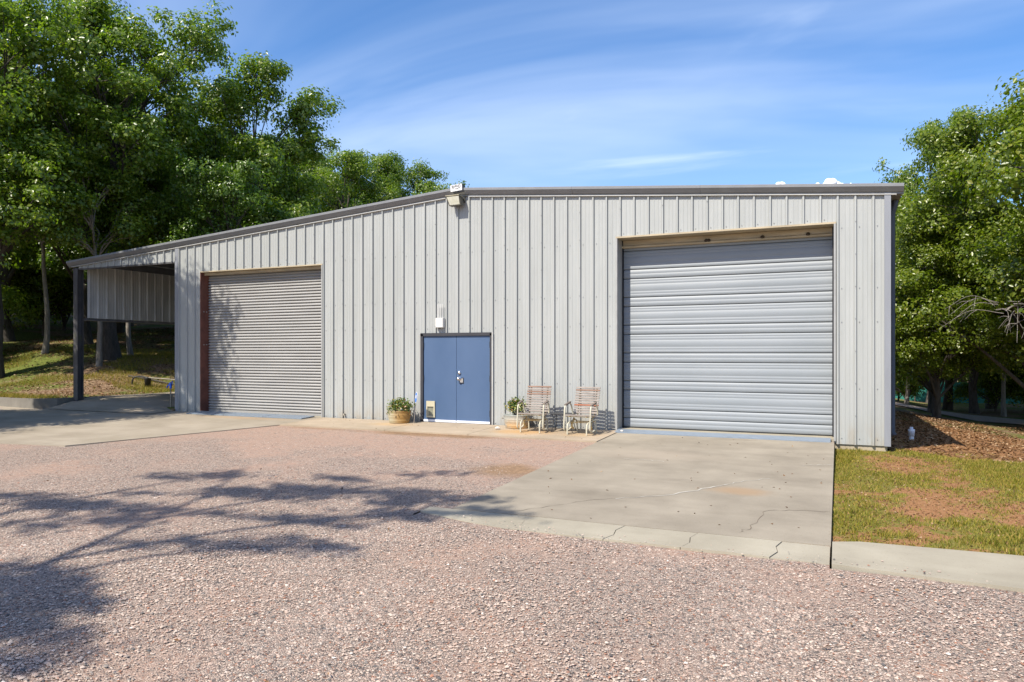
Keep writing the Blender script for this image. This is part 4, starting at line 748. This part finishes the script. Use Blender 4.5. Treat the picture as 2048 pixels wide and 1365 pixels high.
# tree whose thin shade lies across the gravel: it stands behind and left of the camera
def shade_tree():
    u0, v0 = -14.6, -8.6; t = thing('oak_tree', 'tall open oak left of the camera whose branches shade the gravel', 'tree', (0, 0, 0)); mb = MB(); rg = np.random.default_rng(77); C = []; N = []
    up = lambda su, sv, h: Vector((su-0.30*(h-base_z(sv)), sv-0.80*(h-base_z(sv)), h))
    tr = bez([(u0, v0, -0.6), (u0+0.1, v0, 3), (u0+0.35, v0-0.1, 6.5), (u0+0.6, v0+0.1, 9.5), (u0+1.0, v0+0.3, 13.5)], 5); mb.tube(tr, [0.40-0.014*i for i in range(len(tr))], 9)
    ways = []
    def limb(sh, hs, r0, st):
        pts = bez([st]+[up(a, b_, h) for (a, b_), h in zip(sh, hs)], 6); n = len(pts); mb.tube(pts, [r0*(1-0.8*i/(n-1)) for i in range(n)], 7); ways.extend(pts[3:])
    limb([(-6.5, 3.2), (-6.96, 4.57), (-7.39, 6.04), (-7.92, 7.43), (-8.9, 9.1)], [10.0, 10.6, 11.2, 11.6, 12.0], 0.10, tr[12])
    limb([(-7.0, 7.0), (-6.3, 8.1), (-5.7, 9.5)], [11.4, 11.6, 11.8], 0.06, up(-7.39, 6.04, 11.2))
    limb([(-5.9, 6.3), (-4.9, 7.3), (-3.7, 7.75)], [11.0, 11.2, 11.2], 0.06, up(-6.96, 4.57, 10.6))
    limb([(-6.2, 4.9), (-5.4, 5.6), (-4.6, 5.95)], [10.6, 10.8, 10.8], 0.05, up(-6.7, 3.8, 10.2))
    limb([(-9.4, 4.4), (-9.4, 6.0), (-9.2, 7.3), (-9.1, 8.3)], [11.5, 12.0, 12.2, 12.4], 0.09, tr[15])
    limb([(-14, 2), (-15, 3), (-15.5, 5)], [11, 12, 12.5], 0.09, tr[15]); limb([(-16, -2), (-18, -2), (-20, -1)], [10, 11, 11.5], 0.09, tr[12])
    blobs = [(-9.12, 8.31, 0.67, 0.25, -0.31, 0.28, 0.7), (-7.13, 7.74, 0.65, 0.25, -0.39, 0.42, 1.0), (-5.96, 8.19, 0.96, 0.37, -0.24, 0.33, 0.8), (-4.7, 8.04, 0.66, 0.26, -0.18, 0.3, 1.0), (-3.76, 7.72, 0.41, 0.16, -0.09, 0.18, 0.9), (-5.88, 9.76, 0.59, 0.22, -0.11, 0.18, 0.5), (-5.22, 5.81, 0.72, 0.29, -0.14, 0.16, 1.3), (-6.52, 5.39, 0.3, 0.12, -0.2, 0.17, 0.9), (-6.46, 4.02, 0.41, 0.17, -0.61, 0.38, 1.3), (-5.57, 3.4, 0.41, 0.18, -0.4, 0.24, 1.4), (-9.29, 6.1, 0.8, 0.32, -0.29, 0.19, 0.9), (-8.12, 5.62, 0.67, 0.26, -0.28, 0.19, 0.8), (-7.42, 6.41, 0.64, 0.25, -0.17, 0.15, 0.6), (-5.72, 6.7, 0.98, 0.39, -0.13, 0.15, 0.7), (-4.86, 2.96, 0.18, 0.08, -0.11, 0.07, 0.6), (-8.52, 7.2, 0.53, 0.21, -0.17, 0.14, 0.5), (-4.98, 7.24, 0.67, 0.26, -0.11, 0.17, 0.6)]
    blobs += [(-6.7, 8.9, 0.5, 0.2, -0.15, 0.25, 0.7), (-7.9, 6.5, 0.5, 0.2, -0.2, 0.2, 0.6), (-4.3, 7.6, 0.6, 0.24, -0.1, 0.2, 0.8), (-6.0, 3.7, 0.4, 0.2, -0.4, 0.3, 1.2), (-10.4, 6.3, 0.6, 0.25, -0.2, 0.2, 0.9)]
    blobs += [(-11-rg.uniform(0, 9), rg.uniform(-3, 5.2), 0.8, 0.3, -0.3, 0.5, 1.0) for i in range(26)]
    for (cu_, cv_, ax, ay, bx_, by, de) in blobs:
        h0 = rg.uniform(11.2, 12.6); e = up(cu_, cv_, h0); near = sorted(ways, key=lambda p: (p-e).length)[0]; mb.tube([near, near.lerp(e, 0.5)+Vector((0, 0, 0.15)), e], [0.045, 0.03, 0.012], 5)
        n = int(de*480*max(0.15, math.pi*math.hypot(ax, ay)*math.hypot(bx_, by)))
        # leaves hang in sprays along the twig's length
        k = max(3, n//28)
        for j in range(k):
            q = rg.uniform(-1, 1); w_ = rg.normal(0, 0.45); m = 28; sp = np.stack([cu_+ax*q+bx_*w_+rg.normal(0, 0.20, m)+ax*rg.normal(0, 0.22, m), cv_+ay*q+by*w_+rg.normal(0, 0.10, m), h0+rg.normal(0, 0.25, m)], 1)
            pts = sp.copy(); pts[:, 0] -= 0.30*(sp[:, 2]-base_z(cv_)); pts[:, 1] -= 0.80*(sp[:, 2]-base_z(cv_)); C.append(pts); N.append(rg.normal(size=(m, 3))+np.array([-0.2, -0.4, 0.8]))
            p_ = Vector(pts.mean(0)); mb.tube([e, p_], [0.012, 0.004], 4)
    V, F = leaf_quads(np.concatenate(C), np.concatenate(N), 0.15, rg, 0.65); mb.build('trunk', 'bark_dark', t); link('crown', npmesh('crown', V, F), 'oak_leaf', t)
shade_tree()

# ------------------------------------------------------------------ loose ground cover
rg = np.random.default_rng(8)
CF = np.array([-math.sin(R(24.216)), math.cos(R(24.216))]); CR = np.array([CF[1], -CF[0]])
def in_view(u, v, m=0.08):
    d = u*CF[0]+v*CF[1]; x = u*CR[0]+v*CR[1]; return (d > 3.6) & (np.abs(x) < (0.706+m)*d), d
zb = lambda v: -0.0283*(FV-np.clip(v, 4.0, FV))
# loose stones lying on the nearer gravel
n = 1000000; u = rg.uniform(-13, 8.5, n); v = rg.uniform(1.5, 11.5, n); ok, d = in_view(u, v)
edge_v = 7.18-0.045*np.maximum(u, 0)+0.35*np.clip(-3.3-u, 0, 1.2); spill = (u > -4.75) & (v > edge_v-0.02) & (v < edge_v+0.30) & (rg.uniform(0, 1, n) < 0.16*np.clip(1-(v-edge_v)/0.30, 0, 1)**2)
ok &= spill | (((u < -4.35) | (v < 7.16)) & ~((u > -4.7) & (v > 7.15)) & ~((u > -0.1) & (v > 7.0-0.045*np.maximum(u, 0))) & ~((u < -12.7) & (v > 9.0)))
dens = np.clip(1.25-0.105*d, 0.05, 0.70)*np.clip(0.15+1.3*vnoise(u*0.8, v*0.8, 12)*(0.6+0.6*vnoise(u*3, v*3, 13)), 0, 1.2); ok &= rg.uniform(0, 1, n) < dens
u, v, d, spill = u[ok], v[ok], d[ok], spill[ok]; n = len(u); sc_ = rg.gamma(1.5, 0.0023, n)+0.0032; sc_ = np.minimum(sc_, 0.017)
oct_ = np.array([[1, 0, 0], [0, 1, 0], [-1, 0, 0], [0, -1, 0], [0.1, 0.1, 0.62], [0, 0, -0.6]], float)
Vv = oct_[None]*(1+rg.uniform(-0.35, 0.35, (n, 6, 3)))*sc_[:, None, None]; Vv[:, :, 0] *= rg.uniform(0.8, 1.45, (n, 1)); an = rg.uniform(0, 6.28, n)[:, None]; x, y = Vv[:, :, 0].copy(), Vv[:, :, 1].copy(); Vv[:, :, 0] = x*np.cos(an)-y*np.sin(an); Vv[:, :, 1] = x*np.sin(an)+y*np.cos(an)
Vv += np.stack([u, v, zb(v)+0.012*np.sin(u*1.7+v)*(v < 10)*np.clip((12-v)/3, 0, 1)+sc_*0.12+0.024*spill], 1)[:, None, :]
fo = np.array([[0, 1, 4], [1, 2, 4], [2, 3, 4], [3, 0, 4]]); Ff = (np.arange(n)[:, None, None]*6+fo[None]).reshape(-1, 3)
tag(link('loose_gravel', npmesh('loose_gravel', Vv.reshape(-1, 3), Ff), 'gravel_stone'), 'loose pinkish grey gravel stones covering the near drive', 'gravel', None, 'stuff')
# grass blades on the lawn
def blades(name, u, v, z, h, label, mat='grass_blade'):
    n = len(u); a = rg.uniform(0, 6.28, n); w = rg.uniform(0.003, 0.006, n); le = rg.normal(0, 0.45, (n, 2))*h[:, None]
    b0 = np.stack([u-np.cos(a)*w, v-np.sin(a)*w, z], 1); b1 = np.stack([u+np.cos(a)*w, v+np.sin(a)*w, z], 1); m0 = np.stack([u+le[:, 0]*0.4-np.cos(a)*w*0.7, v+le[:, 1]*0.4-np.sin(a)*w*0.7, z+h*0.6], 1); m1 = np.stack([u+le[:, 0]*0.4+np.cos(a)*w*0.7, v+le[:, 1]*0.4+np.sin(a)*w*0.7, z+h*0.6], 1); tp_ = np.stack([u+le[:, 0], v+le[:, 1], z+h], 1)
    V = np.stack([b0, b1, m1, m0, tp_], 1).reshape(-1, 3); i = np.arange(n)[:, None]*5; F = np.concatenate([i+np.array([[0, 1, 2]]), i+np.array([[0, 2, 3]]), i+np.array([[3, 2, 4]])], 1).reshape(-1, 3)
    return tag(link(name, npmesh(name, V, F), mat), label, 'grass', None, 'stuff')
n = 210000; u = rg.uniform(-0.05, 5.5, n); v = rg.uniform(7.95, 18.5, n); ok, d = in_view(u, v, 0.12); ok &= ~((u < 0.98) & (v > 15.3)); u, v = u[ok], v[ok]
ve = np.array([veg(a, c) for a, c in zip(u, v)]); ok = rg.uniform(0, 1, len(u)) < np.clip((ve-0.15)*0.95, 0.07, 0.85); u, v, ve = u[ok], v[ok], ve[ok]
z = np.array([ground_z(max(a, 0), c) for a, c in zip(u, v)]); h = rg.uniform(0.02, 0.06, len(u))*(0.5+0.7*np.clip(ve, 0, 1))*(1+0.5*(v < 8.7))*(0.7+0.9*vnoise(u*6, v*6, 31)**2)
blades('lawn_grass', u, v, z, h, 'short patchy yellow green grass on the lawn beside the pad')
# fallen leaves on the lawn, the side slope, and the bank
def litter(us, vs_, zs, size, label, mat='dry_leaf'):
    C = np.stack([us, vs_, zs], 1); N = rg.normal(0, 0.35, C.shape)+np.array([0, 0, 1.0]); V, F = leaf_quads(C, N, size, rg, 0.55); tag(link('fallen_leaves', npmesh('fallen_leaves', V, F), mat), label, 'leaves', None, 'stuff')
n = 15000; u = rg.uniform(0.9, 8, n); v = rg.uniform(15.5, 34, n); litter(u, v, np.array([ground_z(a, c) for a, c in zip(u, v)])+0.02, 0.085, 'brown fallen leaves on the slope along the right wall')
n = 7000; u = rg.uniform(0.0, 4, n); v = rg.uniform(8.1, 15.3, n); litter(u, v, np.array([ground_z(a, c) for a, c in zip(u, v)])+0.015, 0.035, 'dry leaf scraps scattered on the lawn')
n = 26000; u = rg.uniform(-40, -22.6, n); v = rg.uniform(14.7, 34, n); ok = (u < -22.6) & (v > 14.6+0.12*(-22.45-u)) & (rg.uniform(0, 1, n) < 0.25+0.75*vnoise(u*0.5, v*0.5, 9)); u, v = u[ok], v[ok]; litter(u, v, np.array([ground_z(a, c) for a, c in zip(u, v)])+0.02, 0.10, 'brown fallen leaves on the wooded bank')
n = 90000; u = rg.uniform(-34, -22.6, n); v = rg.uniform(14.7, 30, n); ok = (v > 14.65+0.12*(-22.45-u)) & (vnoise(u*0.6, v*0.6, 22)+0.3*vnoise(u*2, v*2, 23) > 0.62); u, v = u[ok], v[ok]
blades('bank_grass', u, v, np.array([ground_z(a, c) for a, c in zip(u, v)]), rg.uniform(0.06, 0.15, len(u)), 'tufted green grass on the wooded bank')
n = 60; u = rg.uniform(-4.2, -0.2, n); v = rg.uniform(7.9, 14.9, n); litter(u, v, zb(v)+0.02, 0.045, 'few dark leaf scraps on the concrete pad')
n = 220; u = rg.uniform(-12, 2, n); v = rg.uniform(2, 12, n); ok = (v < 7) | (u < -4.6); u, v = u[ok], v[ok]; litter(u, v, zb(v)+0.02, 0.04, 'few leaf scraps scattered on the gravel')
n = 50; u = rg.uniform(-12, -4.5, n); v = rg.uniform(13.75, 15.2, n); litter(u, v, zb(v)+0.032, 0.035, 'few leaf scraps on the walkway')
# two cumulus tops low over the right roof slope
for (u, v, zc, s, lb) in ((-180, 2550, 556, 1.0, 'small white cumulus top over the roof, left one of a pair'), (-18, 2530, 551, 0.9, 'small white cumulus top over the roof, right one of a pair')):
    m = MB(); rr = random.Random(int(u))
    for i in range(60):
        cx_, cz_ = rr.uniform(-62, 62), rr.uniform(-50, 6); r_ = rr.uniform(7, 17)*(1-abs(cx_)/120)
        m.lathe([(r_*math.sin(math.pi*k/8), -r_*math.cos(math.pi*k/8)) for k in range(9)], 12, c=(cx_, rr.uniform(-20, 20), cz_-abs(cx_)*0.35))
    o = m.build('cloud', 'cloud_white'); o.location = (u, v, zc); o.scale = (s, s, s); tag(o, lb, 'cloud')
